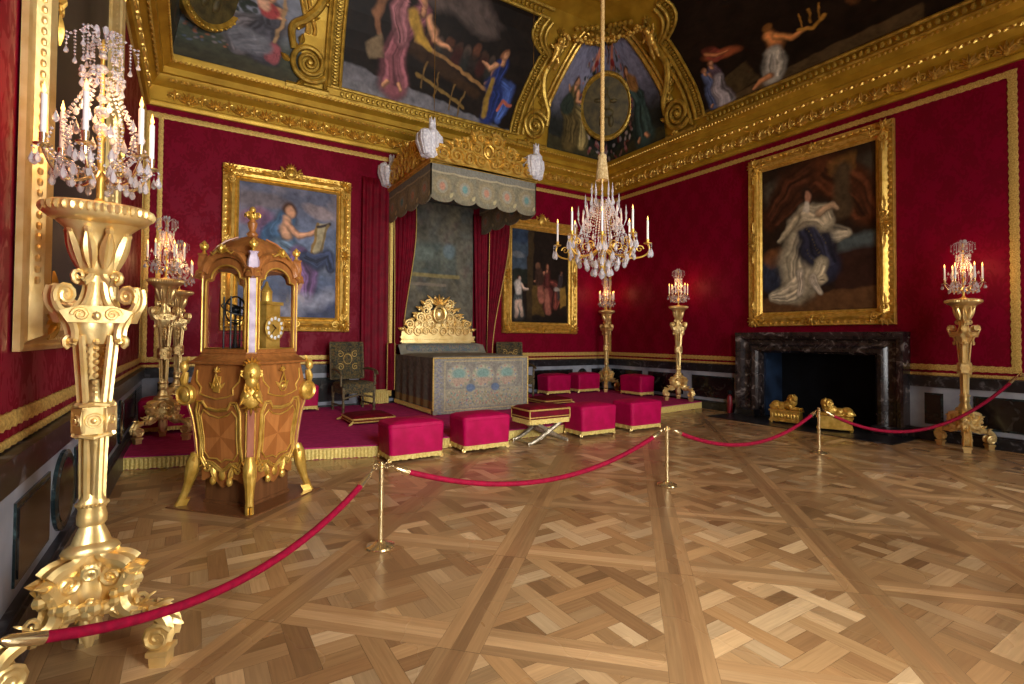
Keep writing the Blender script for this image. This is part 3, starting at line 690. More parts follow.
# ---------------------------------------------------------------- painted cove and its gilded stucco
def a_main(z):
    zs = [6.1, 6.5, 6.9, 7.3, 7.7, 8.02, 8.08, 8.18, 8.3, 8.42, 8.55, 8.62]; av = [3.42, 3.38, 3.30, 3.17, 3.04, 2.92, 3.05, 3.22, 3.30, 3.31, 3.24, 3.2]
    return float(np.interp(z, zs, av))
def a_corner(z): return float(np.interp(z, [6.1, 6.9, 7.15, 8.5, 8.62], [2.32, 2.34, 2.38, 1.93, 1.86]))
Z0, Z1 = 6.17, 8.58
def main_canvas(wall, t_from, t_to, cv, label):
    """t_from / t_to give the wall coordinate of the left and right picture edge as functions of z"""
    t = thing('cove_painting', label, 'painting', cove(wall, (t_from(Z0)+t_to(Z0))/2, Z0, .05)); t['group'] = 'painted scenes of the coved ceiling'
    loc = Vector(t.location)
    def surf(u, v):
        z = Z0+.12+(Z1-Z0-.12)*v; a = t_from(z); b = t_to(z); return Vector(cove(wall, a+(b-a)*u, z, .03))-loc
    paint_mesh('canvas', cv, surf, t)
    mb = MB(); nrm = {'B': Vector((0, -1, 0)), 'R': Vector((-1, 0, 0))}[wall]
    zs = list(np.linspace(Z0+.1, Z1, 34)); path = [(t_from(z), z) for z in zs]
    def bandp(pts, wd, off=.03, r=.05):
        mb.tube([Vector(cove(wall, a, z, off)) for a, z in pts], r, 8, flat=1)
        mb.tube([Vector(cove(wall, a, z, off+.01)) for a, z in [(p[0]+wd, p[1]) for p in pts]], r*.6, 8)
    for fn, sg in ((t_from, -1), (t_to, 1)):
        sg = sg if t_to(Z0) > t_from(Z0) else -sg
        mb.tube([cove(wall, fn(z), z, .05) for z in zs], .035, 8)
        mb.tube([cove(wall, fn(z)+sg*.2, z, .06) for z in zs], .04, 8)
        for z in np.linspace(Z0+.12, Z1, 40):
            mb.ell((0, 0, 0), .055, .028, .03, 6, 4, mat=cove_m(wall, fn(z)+sg*.1, z, .05))
    n = 24
    for z, r in ((Z0+.12, .03), (Z0-.06, .03), (Z1, .04), (Z1+.12, .04)):
        a, b = t_from(z)-.2*(1 if t_to(Z0) > t_from(Z0) else -1), t_to(z)+.2*(1 if t_to(Z0) > t_from(Z0) else -1)
        mb.tube([cove(wall, a+(b-a)*i/n, z, .05) for i in range(n+1)], r, 6)
    k = int(abs(t_to(Z0)-t_from(Z0))/.1)
    for i in range(k):
        for z in (Z0+.03, Z1+.06): mb.ell((0, 0, 0), .035, .05, .028, 6, 4, mat=cove_m(wall, t_from(z)+(t_to(z)-t_from(z))*(i+.5)/k, z, .04))
    f = mb.build('frame', M['gold_old'], t); f.location = -loc
    return t
def fig(c, x, y, h, robe, robe2, skin=(196, 142, 104), hair=(70, 42, 24), lean=0, rot=0, seated=False, arm=None, arm2=None, legs=True):
    """small painted figure: head at the top, feet at y+h (canvas y runs down)"""
    s = h/c.asp; hx = x+lean*s; sd = int(x*97+h*31); sk2 = tuple(v*.9 for v in skin)
    for a in (arm2,):
        if a: c.limb([(hx+s*.07*(1 if a[0] > 0 else -1), y+h*.22), (hx+a[0]*s*.5, y+h*(.22+a[1]*.5)+h*.06), (hx+a[0]*s, y+h*(.22+a[1]))], [h*.04, h*.032, h*.02], sk2)
    if seated:
        d = 1 if lean >= 0 else -1
        c.drape([(x, y+h*.48), (x+d*s*.22, y+h*.55), (x+d*s*.26, y+h*.80), (x+d*s*.22, y+h*.95)], [h*.13, h*.13, h*.10, h*.07], robe, sd)
        c.drape([(x-s*.04, y+h*.5), (x+d*s*.06, y+h*.62), (x+d*s*.02, y+h*.95)], [h*.12, h*.13, h*.12], robe2, sd+1)
    else:
        c.drape([(x, y+h*.42), (x-s*.03, y+h*.66), (x+s*.02, y+h*.95)], [h*.09, h*.125, h*.15], robe, sd, 11)
    c.drape([(hx, y+h*.20), ((x+hx)/2, y+h*.33), (x, y+h*.47)], [h*.085, h*.09, h*.075], robe2 if seated else robe, sd+2, 6)
    c.limb([(hx, y+h*.13), (hx, y+h*.20)], h*.03, skin)
    c.ell(hx-s*.008, y+h*.075, s*.056, h*.068, hair); c.ell(hx+s*.01, y+h*.088, s*.040, h*.055, tuple(v*.8 for v in skin)); c.ell(hx+s*.004, y+h*.080, s*.028, h*.040, skin)
    for a in (arm,):
        if a: c.limb([(hx+s*.08*(1 if a[0] > 0 else -1), y+h*.22), (hx+a[0]*s*.5, y+h*(.22+a[1]*.5)+h*.06), (hx+a[0]*s, y+h*(.22+a[1]))], [h*.042, h*.034, h*.02], skin)
    if legs and not seated: c.limb([(x-s*.05, y+h*.95), (x-s*.07, y+h*1.0)], h*.025, skin); c.limb([(x+s*.06, y+h*.93), (x+s*.09, y+h*.98)], h*.025, skin)

def cv_centre():
    c = Canvas(330, 190, (26, 18, 12)); c.mottle(.5, 4, 1)
    c.poly([(0, .78), (.4, .86), (1, .99), (1, 1), (0, 1)], (112, 110, 116)); c.mottle(.25, 8, 2); c.poly([(0, .9), (.5, 1), (0, 1)], (130, 128, 132), .7)
    c.poly([(.3, .04), (.62, .0), (.8, .16), (.66, .3), (.5, .2), (.36, .2)], (96, 82, 76), .8, .03)
    for i in range(9): c.ell(.36+.05*i, .40+.015*(i % 3), .022, .05, [(110, 66, 44), (80, 54, 40), (96, 76, 66)][i % 3], op=.7); c.ell(.36+.05*i, .50, .03, .09, [(52, 40, 34), (70, 30, 26), (44, 46, 42)][i % 3], op=.7)
    c.line([(.34, .46), (.56, .56), (.78, .68)], .016, (150, 112, 66)); c.line([(.34, .52), (.72, .74)], .05, (58, 38, 20)); c.line([(.38, .72), (.68, .88)], .014, (132, 104, 52))
    for x, y in ((.42, .6), (.5, .66), (.6, .72), (.66, .76)): c.line([(x, y), (x-.01, y+.22)], .008, (120, 92, 48))
    fig(c, .26, .1, .8, (142, 84, 92), (96, 46, 58), hair=(176, 112, 112), lean=.18, arm=(.38, .22))
    c.line([(.30, .30), (.35, .42), (.42, .5)], [.045, .04, .02], (190, 150, 60)); c.line([(.17, .2), (.13, .36), (.16, .5)], [.03, .035, .02], (140, 96, 66))
    c.poly([(.1, .6), (.17, .5), (.2, .66), (.13, .7)], (132, 112, 84))
    fig(c, .82, .3, .64, (70, 96, 168), (34, 48, 104), hair=(130, 84, 56), arm=(-.3, .02), arm2=(-.16, .3), seated=True)
    c.line([(.8, .58), (.8, .9)], .03, (150, 120, 50)); c.line([(.88, .84), (.9, .74), (.96, .76)], .014, (176, 96, 74)); c.drape([(.26, .12), (.23, .3), (.27, .5)], [.03, .07, .05], (152, 98, 104), 5); return c.brush(.03, 8, 3)
def lower(c, W, H, x0, bg):
    """the drawn scene set low in a larger dark canvas"""
    F = Canvas(W, H, bg); F.mottle(.5, 4, 9); h, w = c.a.shape[:2]; F.a[H-h:, x0:x0+w] = c.a
    for i in range(14): F.a[H-h+i, x0:x0+w] = F.a[H-h+i, x0:x0+w]*(i/14)+F.a[H-h-1-(14-i), x0:x0+w]*(1-i/14)
    return F
def cv_right():
    c = Canvas(240, 108, (28, 18, 12)); c.mottle(.5, 5, 3)
    c.poly([(0, 1), (0, .94), (.3, .86), (.62, .8), (1, .8), (1, 1)], (82, 64, 40)); c.poly([(.16, .56), (.3, .46), (.33, .82), (.17, .9)], (70, 56, 34))
    c.ell(.2, .2, .1, .08, (150, 78, 46), .3); c.folds(.16, .13, .07, .09, (150, 70, 54), (96, 40, 30), 1.2); c.limb([(.13, .1), (.18, .18), (.24, .2)], [.03, .03, .012], (184, 120, 76))
    fig(c, .08, .26, .66, (88, 100, 138), (48, 54, 84), hair=(150, 98, 70), arm=(.22, .25)); fig(c, .13, .2, .7, (96, 78, 92), (56, 42, 56), hair=(120, 76, 50), legs=False)
    c.drape([(.13, .5), (.12, .7), (.14, .95)], [.06, .09, .10], (150, 142, 146), 3)
    c.limb([(.44, .28), (.46, .44), (.43, .56)], [.07, .09, .08], (206, 132, 74)); c.ell(.45, .18, .025, .05, (128, 84, 40)); c.limb([(.47, .34), (.53, .48), (.6, .44)], [.045, .035, .02], (206, 136, 76))
    c.drape([(.43, .54), (.42, .7), (.40, .86)], [.09, .12, .12], (172, 166, 152), 4); c.limb([(.39, .84), (.33, .86), (.30, .93)], [.045, .035, .02], (196, 132, 86))
    for x in (.58, .62, .66): c.line([(x, .4), (x+.01, .22)], .008, (170, 120, 50))
    c.line([(.56, .42), (.62, .47), (.68, .4)], .02, (184, 132, 54)); c.ell(.8, .3, .04, .12, (120, 74, 40), .2, op=.8); c.ell(.9, .3, .03, .2, (150, 96, 44), .4, op=.7)
    return lower(c, 360, 200, 0, (30, 20, 14)).brush(.02, 10, 5)
def cv_corner(seed, bright=1.0, left=False):
    c = Canvas(240, 170, (124, 124, 146)); c.grad((40, 42, 38), .38, .72); c.mottle(.3, 5, seed)
    c.poly([(0, .86), (.5, .94), (1, .88), (1, 1), (0, 1)], (60, 56, 36))
    rnd = random.Random(seed)
    for i in range(420):
        a = rnd.uniform(0, 2*PI); q = rnd.uniform(1.0, 1.6); x = .5+math.cos(a)*.21*q; y = .5+math.sin(a)*.35*q
        c.ell(x, y, rnd.uniform(.006, .013), rnd.uniform(.012, .026), [(30, 40, 26), (150, 100, 96), (176, 164, 160), (44, 54, 36), (120, 50, 44), (24, 30, 22)][rnd.randrange(6)], op=.85)
    fig(c, .16, .30, .64, (150, 132, 82), (92, 78, 44), seated=True, arm=(.2, .1), arm2=(-.15, -.05)); c.folds(.13, .56, .05, .1, (48, 58, 48), (28, 36, 30))
    fig(c, .83, .24, .70, (58, 78, 74), (34, 46, 46), hair=(80, 44, 24), lean=-.1, arm=(-.3, .1)); c.folds(.81, .4, .05, .08, (150, 108, 60), (108, 70, 40))
    for sx, rr in ((.34, -.6), (.64, .7)): c.line([(sx-.03, .2), (sx, .14), (sx+.05, .05)], [.02, .035, .02], (196, 122, 92)); c.ell(sx+.06*(1 if sx < .5 else -.6), .04, .014, .026, (180, 120, 90)); c.folds(sx, .17, .03, .03, (140, 44, 40), (96, 30, 30))
    return c.brush(.03, 9, 7)
def cv_landscape(seed):
    c = Canvas(240, 170, (128, 132, 146)); c.grad((70, 76, 62), .4, .7); c.grad((58, 54, 34), .7, .95); c.mottle(.25, 5, seed); rnd = random.Random(seed)
    for i in range(200): c.ell(rnd.uniform(.3, .76), rnd.uniform(.48, .82), .008, .012, [(80, 90, 110), (130, 120, 120), (56, 66, 52), (150, 90, 60), (44, 52, 40)][rnd.randrange(5)], op=.8)
    for i in range(60): c.ell(rnd.gauss(.72, .035), rnd.gauss(.2, .12), .014, .024, (34, 40, 28), op=.85)
    c.ell(.60, .40, .1, .03, (214, 208, 196)); c.ell(.7, .46, .06, .015, (206, 200, 180), op=.7)
    fig(c, .86, .08, .74, (106, 100, 104), (66, 64, 72), hair=(90, 60, 34), seated=True, arm=(.12, .12), arm2=(-.08, .24), lean=-.02)
    c.folds(.84, .28, .05, .08, (164, 62, 62), (120, 40, 44)); c.ell(.82, .24, .03, .06, (206, 160, 130)); c.folds(.88, .72, .035, .12, (156, 82, 88), (110, 50, 58)); c.line([(.92, .1), (.9, .36), (.88, .6)], .012, (170, 136, 96))
    c.folds(.78, .66, .1, .12, (112, 112, 120), (74, 76, 86), .9, 6)
    return lower(c.brush(.03, 8, 6), 240, 280, 0, (98, 102, 118))
BL_ = lambda z: XL+(3.05 if z < 8.05 else 3.1)
main_canvas('B', BL_, lambda z: XR-a_main(z), cv_centre(), 'dark ceiling painting of a woman in pink and a man in blue at a table')
main_canvas('R', lambda z: D-a_main(z), lambda z: 1.2, cv_right(), 'dark ceiling painting with a kneeling figure in white cloth above the fireplace wall')

def corner_canvas(side, cv, label):
    cx = XR if side == 'R' else XL
    base = (cx-.7*(1 if side == 'R' else -1), D-.7, Z0)
    t = thing('cove_painting', label, 'painting', base, group='painted scenes of the coved ceiling'); loc = Vector(base)
    def surf(u, v):
        z = Z0+(8.62-Z0)*v; p = prof_at(z)[0]; a = a_corner(z)
        if side == 'R':
            if u < .5: tt = XR-a+(a-p)*(u/.5); q = cove('B', tt, z, .03); q = (min(q[0], XR-p-.0), q[1], q[2])
            else: tt = D-p-(a-p)*((u-.5)/.5); q = cove('R', tt, z, .03)
        else:
            if u < .5: tt = D-a+(a-p)*(u/.5); q = cove('L', tt, z, .03)
            else: tt = XL+p+(a-p)*((u-.5)/.5); q = cove('B', tt, z, .03)
        return Vector(q)-loc
    paint_mesh('canvas', cv, surf, t)
    # medallion standing across the corner
    mb = MB(); zc = 7.42; p = prof_at(zc)[0]; sx = -1 if side == 'R' else 1
    n = Vector((sx*.62, -.62, -.36)).normalized(); o = Vector((cx+sx*(p+.05), D-p-.05, zc))+n*(.46 if side == 'R' else .40)
    ex = Vector((0, 0, 1)).cross(n).normalized(); ey = n.cross(ex); m = frame_m(o-loc, ex, ey, n) @ Matrix.Diagonal((.62, .76, 1, 1))
    mb.lathe([(1.0, -.2), (1.06, .0), (1.02, .05), (.96, .06), (.9, .02), (.88, 0)], 40, mat=m)
    for i in range(44):
        a = 2*PI*i/44; mb.ell((math.cos(a)*1.0, math.sin(a)*1.0, .05), .035, .035, .03, 5, 4, mat=m)
    mb.build('medallion_frame', M['gold_old'], t)
    mb = MB(); mb.lathe([(.9, 0), (.9, .01), (.01, .03)], 32, mat=m)
    # relief figure in camaieu
    for q in (((0, .45, .03), .11, .13), ((0, .12, .03), .2, .26), ((.05, -.2, .03), .26, .16), ((-.15, -.45, .03), .12, .22), ((.2, -.45, .03), .11, .2), ((.3, .15, .03), .16, .07), ((-.3, .2, .03), .16, .07)):
        mb.ell(q[0], q[1], q[2], .05, 10, 6, mat=m)
    mb.build('medallion_relief', M['relief'], t)
    # side mouldings
    mb = MB(); zs = np.linspace(Z0+.9, 8.6, 20)
    for wall in ('B', side):
        f = (lambda z: (XR if side == 'R' else XL)+(-1 if side == 'R' else 1)*(a_corner(z)+.05)) if wall == 'B' else (lambda z: D-a_corner(z)-.05)
        g = (lambda z: f(z)+(-.12 if (side == 'R' or wall != 'B') else .12))
        mb.tube([Vector(cove(wall, f(z), z, .05))-loc for z in zs], .05, 8); mb.tube([Vector(cove(wall, g(z), z, .05))-loc for z in zs], .035, 8)
    mb.build('side_moulding', M['gold'], t)
    return t
corner_canvas('R', cv_corner(11), 'corner ceiling painting with figures round a gilded oval medallion, behind the chandelier cord')
corner_canvas('L', cv_landscape(5), 'corner ceiling painting of a seated woman in grey and red before a landscape')

def stucco(wall, corner, sg, name_i):
    """gilt scroll bracket, garland and putto between corner picture and main picture; sg = direction away from the corner"""
    mb = MB(); tc = corner+sg*2.76 if True else 0
    m = cove_m(wall, tc, 6.56, .05); flip = sg if wall != 'R' else -sg
    flip = {'B': sg, 'R': -sg, 'L': sg}[wall]       # local x to the viewer's right
    spiral_orn(mb, (0, 0), .34, -flip, .6, m, .055, True, 2.4); mb.volute((0, 0, .0), .22, 2.2, .03, (-flip, 0, 0), (0, 1, 0), 2.2, 6, 0, 10, .1, m)
    wbox_pts = [cove(wall, tc-.42, 6.14, .03), cove(wall, tc+.42, 6.14, .03)]
    mb.tube(wbox_pts, .06, 6)
    # stem rising from the volute and curling over at the top
    path = [(2.42, 6.62), (2.44, 6.95), (2.62, 7.25), (2.72, 7.6), (2.62, 7.95), (2.45, 8.2), (2.5, 8.45)]
    P_ = smooth_path(path, 6)
    mb.tube([cove(wall, corner+sg*a, z, .07) for a, z in P_], [.05+.03*math.sin(PI*i/len(P_)) for i in range(len(P_))], 8)
    for a, z in P_[2::3]: shell(mb, (0, 0), .17, cove_m(wall, corner+sg*(a+.12), z, .04), 5, .3, 1.0)
    # second, inner rib following the main picture
    zs = np.linspace(6.3, 8.55, 30); mb.tube([cove(wall, corner+sg*(a_main(z)-.34), z, .05) for z in zs], .045, 8)
    # palmette at the cusp and flowers on the arch
    shell(mb, (0, 0), .34, cove_m(wall, corner+sg*1.75, 8.52, .08), 9, .35, 1.6)
    for k in range(9): 
        a = 1.35+.12*k; mb.ell((0, 0, 0), .07, .06, .06, 6, 4, mat=cove_m(wall, corner+sg*a, 8.72-.03*abs(k-4), .12)) if a < 2.4 else None
    struct(mb.build('trim_%d' % TN[0], M['gold_old'])); TN[0] += 1
    # garland swag hanging on to the flat ceiling
    mb = MB(); g0 = Vector(cove(wall, corner+sg*2.5, 8.45, .15)); g1 = Vector(cove(wall, corner+sg*1.2, 8.86, .2))
    rnd = random.Random(name_i)
    for i in range(46):
        q = i/45; p = g0.lerp(g1, q)+Vector((0, 0, -.22*math.sin(PI*q)))
        mb.ell(p+Vector([rnd.uniform(-.05, .05) for _ in range(3)]), .05, .05, .045, 5, 4)
    struct(mb.build('trim_%d' % TN[0], M['gold'])); TN[0] += 1
    # putto
    mb = MB(); q = cove_m(wall, corner+sg*2.62, 8.1, .16)
    f = flip
    for c, r in (((0, .26, .05), (.075, .085, .075)), ((0, .1, .03), (.1, .14, .08)), ((0, .0, .03), (.1, .09, .08))): mb.ell(c, *r, 10, 7, mat=q)
    mb.tube([(.03, -.04, .03), (.08, -.16, .08), (.05, -.3, .04), (.08, -.33, .06)], [.065, .05, .032, .02], 8, mat=q); mb.tube([(-.03, -.04, .03), (-.07, -.17, .05), (-.1, -.3, .0), (-.08, -.34, .04)], [.065, .05, .032, .02], 8, mat=q)
    mb.tube([(.08, .17, .03), (.18, .22, .06), (.2, .33, .04)], [.04, .032, .02], 8, mat=q); mb.tube([(-.08, .17, .03), (-.17, .1, .08), (-.25, .16, .06)], [.04, .032, .02], 8, mat=q)
    mb.ell((0, .2, .04), .04, .06, .04, 6, 4, mat=q)
    o = remesh(mb.build('gilded_putto', M['gold']), .016)
    lab = {('B', 1): 'gilded putto on the cove beside the corner painting at the near left corner', ('B', -1): 'gilded putto on the cove above the canopy side of the corner medallion painting', ('R', -1): 'gilded putto on the cove on the fireplace side of the corner medallion painting'}[(wall, int(sg))]
    tag(o, lab, 'sculpture', 'gilded putti holding garlands on the cove')
stucco('B', XR, -1, 1); stucco('R', D, -1, 2)
# left corner: only the scroll bracket and pier
mb = MB(); m = cove_m('B', XL+2.48, 6.58, .05)
spiral_orn(mb, (0, 0), .34, -1, .6, m, .055, True, 2.4); mb.tube([cove('B', XL+2.1, 6.14, .03), cove('B', XL+2.85, 6.14, .03)], .06, 6)
path = [(2.2, 6.75), (2.16, 7.1), (2.4, 7.3), (2.62, 7.6), (2.6, 7.95), (2.5, 8.3)]
pp = smooth_path(path, 6); mb.tube([cove('B', XL+a, z, .07) for a, z in pp], [.055+.025*math.sin(PI*i/len(pp)) for i in range(len(pp))], 8)
for a, z in path: shell(mb, (0, 0), .17, cove_m('B', XL+a+.1, z, .04), 5, .3, 1.0)
mb.tube([cove('B', XL+2.78, z, .05) for z in np.linspace(6.2, 8.5, 12)], .04, 8)
struct(mb.build('trim_%d' % TN[0], M['gold_old'])); TN[0] += 1

# ---------------------------------------------------------------- torcheres, candelabra, chandelier
def make_torchere(label, loc, rz):
    t = thing('torchere', label, 'torchere', loc, rz, 'gilded wooden torcheres along the walls')
    # top slab with gadrooned rim
    mb = MB(); n = 30
    def tri(r, z, k=.10): return (r, z)
    mb.lathe([(.17, 2.0), (.215, 2.015), (.235, 2.03), (.245, 2.05), (.235, 2.075), (.215, 2.085), (.0, 2.085)], 36, lobes=3, amp=.10, sx=.79, sy=.79)
    for i in range(45):
        a = 2*PI*i/45; r = .187*(1+.10*math.cos(3*a)); mb.ell((r*math.cos(a), r*math.sin(a), 2.055), .017, .012, .022, 6, 5, rot=Matrix.Rotation(a, 3, 'Z'))
    mb.build('top', M['gold_pale'], t)
    # bell capital with leaves
    mb = MB(); mb.lathe([(.17, 2.0), (.12, 1.96), (.095, 1.9), (.085, 1.84), (.075, 1.79), (.05, 1.77), (.055, 1.74), (.045, 1.70), (.06, 1.60), (.10, 1.57), (.10, 1.53), (.05, 1.46)], 24, lobes=3, amp=.2, sx=.80, sy=.80)
    for i in range(9):
        a = 2*PI*i/9; m = frame_m((.07*math.cos(a), .07*math.sin(a), 1.80), (-math.sin(a), math.cos(a), 0), (.25*math.cos(a), .25*math.sin(a), .97), (.97*math.cos(a), .97*math.sin(a), -.25))
        leaf(mb, (0, 0, 0), PI/2, .19, .035, .02, m)
        q = (.11*math.cos(a), .11*math.sin(a)); mb.ell((q[0], q[1], 1.965), .018, n=6, k=4)
    mb.build('capital', M['gold_pale'], t)
    for i in range(3):
        a = 2*PI*i/3+PI/3*0; er0 = Vector((math.cos(a), math.sin(a), 0)); et0 = Vector((-math.sin(a), math.cos(a), 0)); ez = Vector((0, 0, 1)); er, et = er0*.84, et0*.9
        def strap(mb, pts, w0, w1, th=.018):
            """flat moulded strap following (r, z) points"""
            rings = []
            k = len(pts)
            for j, (r, z) in enumerate(pts):
                wd = w0+(w1-w0)*j/(k-1); a_, b_ = pts[max(0, j-1)], pts[min(k-1, j+1)]; d = Vector((b_[0]-a_[0], b_[1]-a_[1])); d.normalize(); nr = er*(-d.y)+ez*d.x
                if nr.dot(er) < 0: nr = -nr
                c = er*r+ez*z
                rings.append([c-et*wd-nr*th*.6, c-et*wd+nr*th*.3, c-et*wd*.7+nr*th, c-et*wd*.45+nr*th*.35, c+et*wd*.45+nr*th*.35, c+et*wd*.7+nr*th, c+et*wd+nr*th*.3, c+et*wd-nr*th*.6])
            mb.loft(rings)
        mb = MB()      # upper small scroll, big shoulder scroll, tapering herm leg
        strap(mb, [(.03, 1.80), (.045, 1.76), (.075, 1.735), (.095, 1.755)], .03, .03)
        mb.volute(er*.09+ez*1.765, .032, 1.3, .012, er, ez, -1.5, 6, 0, 9, .2)
        strap(mb, bez((.04, 1.74), (.05, 1.62), (.10, 1.60), (.15, 1.60), 8), .03, .04)
        strap(mb, bez((.15, 1.60), (.20, 1.60), (.225, 1.66), (.20, 1.71), 8), .04, .042)
        for sd in (-1, 1): mb.volute(er*.165+ez*1.675+et*sd*.034, .05, 1.7, .013, er, ez, -.6, 6, 0, 10, .12)
        mb.tube([er*.165+ez*1.675-et*.035, er*.165+ez*1.675+et*.035], .03, 10)
        strap(mb, bez((.16, 1.60), (.13, 1.56), (.10, 1.52), (.125, 1.46), 8), .04, .036)
        mb.volute(er*.125+ez*1.475, .03, 1.2, .012, er, ez, -1.4, 6, 0, 9, .2); mb.ell(er*.125+ez*1.475, .016, .05, .016, 6, 4, rot=Matrix.Rotation(a, 3, 'Z'))
        mb.build('scroll', M['gold_pale'], t)
        mb = MB(); strap(mb, [(.085, 1.50), (.065, 1.3), (.048, 1.12), (.042, .95), (.038, .76)], .036, .026, .016)
        for k in range(12): z = 1.47-.03*k; mb.ell(Vector((math.cos(a+PI/3), math.sin(a+PI/3), 0))*(.03+.03*(z-1.1))+ez*z, .014, n=6, k=4)
        b = MB()
        m = frame_m(er0*.048+ez*1.12, et0, ez, er0); mb.box(-.042, .042, -.055, .055, 0, .022, mat=m); mb.volute((0, 0, .024), .022, 1.0, .007, (1, 0, 0), (0, 1, 0), 0, 6, 0, 14, 1, m); mb.ell((0, 0, .022), .011, .014, .012, 6, 4, mat=m)
        mb.tube([er*.05-et*.05+ez*1.185, er*.085+ez*1.19, er*.05+et*.05+ez*1.185], .012, 6); mb.tube([er*.045-et*.05+ez*1.06, er*.08+ez*1.05, er*.045+et*.05+ez*1.06], .012, 6)
        mb.lathe([(.03, .78), (.045, 1.05), (.055, 1.2), (.02, 1.3)], 12)
        ea = a+PI/3; e6 = Vector((math.cos(ea), math.sin(ea), 0)); t6 = Vector((-math.sin(ea), math.cos(ea), 0)); m6 = frame_m(e6*.052+ez*1.12, t6, ez, e6)
        mb.prism([(-.042, -.06), (.042, -.06), (.05, 0), (.042, .06), (-.042, .06), (-.05, 0)], .014, m6); mb.volute((0, 0, .018), .028, 1.0, .008, (1, 0, 0), (0, 1, 0), 0, 6, 0, 16, 1, m6); mb.ell((0, 0, .014), .013, .013, .014, 8, 5, mat=m6)
        mb.tube([(-.05, .065, .0), (0, .075, .02), (.05, .065, .0)], .010, 6, mat=m6); mb.tube([(-.05, -.065, .0), (0, -.075, .02), (.05, -.065, .0)], .010, 6, mat=m6)
        m7 = frame_m(e6*.085+ez*1.585, t6, ez, e6); mb.prism([(-.10, -.03), (.10, -.03), (.13, .02), (.06, .045), (-.06, .045), (-.13, .02)], .03, m7, 0, .008)
        for sd in (-1, 1): mb.volute((sd*.055, .005, .034), .03, 1.4, .009, (sd, 0, 0), (0, 1, 0), 0, 6, 0, 10, .15, m7)
        mb.ell((0, 0, .03), .018, .022, .014, 8, 5, mat=m7)
        mb.build('herm_leg', M['gold_pale'], t)
        # base leg: shoulder scroll, S curve, foot volute, block
        er, et = er0, et0; mb = MB()
        strap(mb, bez((.05, .54), (.08, .47), (.12, .52), (.17, .47), 8), .05, .055, .026)
        mb.volute(er*.165+ez*.43, .045, 1.2, .018, er, ez, 1.5, 6, 0, 9, .2); mb.ell(er*.165+ez*.43, .03, .06, .03, 8, 5, rot=Matrix.Rotation(a, 3, 'Z'))
        strap(mb, bez((.18, .44), (.12, .36), (.13, .26), (.21, .25), 8), .055, .05, .03); strap(mb, bez((.21, .25), (.30, .27), (.36, .2), (.33, .12), 10), .05, .05, .03)
        for sd in (-1, 1): mb.volute(er*.30+ez*.135+et*sd*.04, .062, 1.8, .016, er, ez, .5, 6, 0, 10, .12)
        mb.tube([er*.30+ez*.135-et*.045, er*.30+ez*.135+et*.045], .042, 12)
        mb.volute(er*.22+ez*.30, .03, 1.1, .012, -er, ez, -.6, 6, 0, 9, .2)
        web = [(.03, .52), (.09, .50), (.16, .47), (.17, .40), (.125, .34), (.14, .285), (.22, .275), (.29, .26), (.31, .20), (.24, .225), (.16, .215), (.10, .24), (.04, .32)]
        mb.prism(web, .05, frame_m(et*.025, er, ez, -et))
        for sd in (-1, 1):
            fm = frame_m(et*(.027*sd), er*(1), ez, et*sd); mb.volute(er*.10+ez*.42+et*.028*sd, .045, 1.5, .014, er, ez, 2, 6, 0, 9, .15); mb.volute(er*.19+ez*.245+et*.03*sd, .03, 1.3, .011, er, ez, 0, 6, 0, 9, .15)
            leaf(mb, (.10, .36, 0), -PI/2+.3, .12, .03, .025, fm); leaf(mb, (.14, .44, 0), .2, .09, .03, .02, fm)
        for k, q in enumerate(((.20, .30, .6), (.26, .29, .2), (.31, .24, -.4))):
            leaf(mb, (0, 0, 0), PI/2, .09, .03, .02, frame_m(er*q[0]+ez*(q[1]-.03), et, (er*.8+ez*q[2]).normalized(), (ez*.9+er*.3).normalized()))
        mb.build('leg', M['gold_pale'], t)
        mb = MB(); q = er*.30; m = Matrix.Translation(q) @ Matrix.Rotation(a, 4, 'Z')
        mb.loft([[(x*s, y*s, z) for x, y in ((-.045, -.05), (.045, -.05), (.045, .05), (-.045, .05))] for s, z in ((.75, 0), (.8, .045), (1, .055), (1, .075), (.8, .08))], mat=m)
        mb.build('foot', M['gold_pale'], t)
    # knop and baluster of the stem, moulded plate
    mb = MB(); mb.lathe([(.04, .80), (.05, .77), (.062, .755), (.066, .74), (.058, .72), (.066, .69), (.064, .66), (.052, .645), (.06, .63), (.075, .60), (.085, .575), (.115, .56), (.125, .545), (.12, .53), (.08, .52), (.07, .42), (.08, .36), (.07, .30), (.05, .25), (.055, .2), (.03, .14), (.015, .10)], 30, lobes=3, amp=.2, sx=.78, sy=.78)
    for i in range(24): a = 2*PI*i/24; mb.ell((.056*math.cos(a), .056*math.sin(a), .74), .008, n=6, k=4)
    mb.build('knop', M['gold_pale'], t)
    # garlands and pendant between the legs
    for i in range(3):
        a = 2*PI*i/3+PI/3; er = Vector((math.cos(a), math.sin(a), 0)); et = Vector((-math.sin(a), math.cos(a), 0)); ez = Vector((0, 0, 1)); mb = MB(); rnd = random.Random(7+i)
        for k in range(22):
            q = k/21*2-1; p = er*(.10+.03*(1-abs(q)))+et*q*.15+ez*(.40-.09*(1-q*q)); mb.ell(p+Vector([rnd.uniform(-.016, .016) for _ in range(3)]), rnd.uniform(.018, .03), n=6, k=4)
        mb.volute(er*.11+ez*.46, .035, 1.3, .012, et, ez, 1, 6, 0, 9, .2); mb.volute(er*.11+ez*.46, .035, 1.3, .012, -et, ez, 1, 6, 0, 9, .2)
        m = frame_m(er*.10+ez*.34, et, ez, er); shell(mb, (0, 0), .10, m, 5, .3, 1.1, -PI/2)
        mb.tube([er*.06+et*.2*-1+ez*.26, er*.1+ez*.29, er*.06+et*.2+ez*.26], [.012, .02, .012], 6)
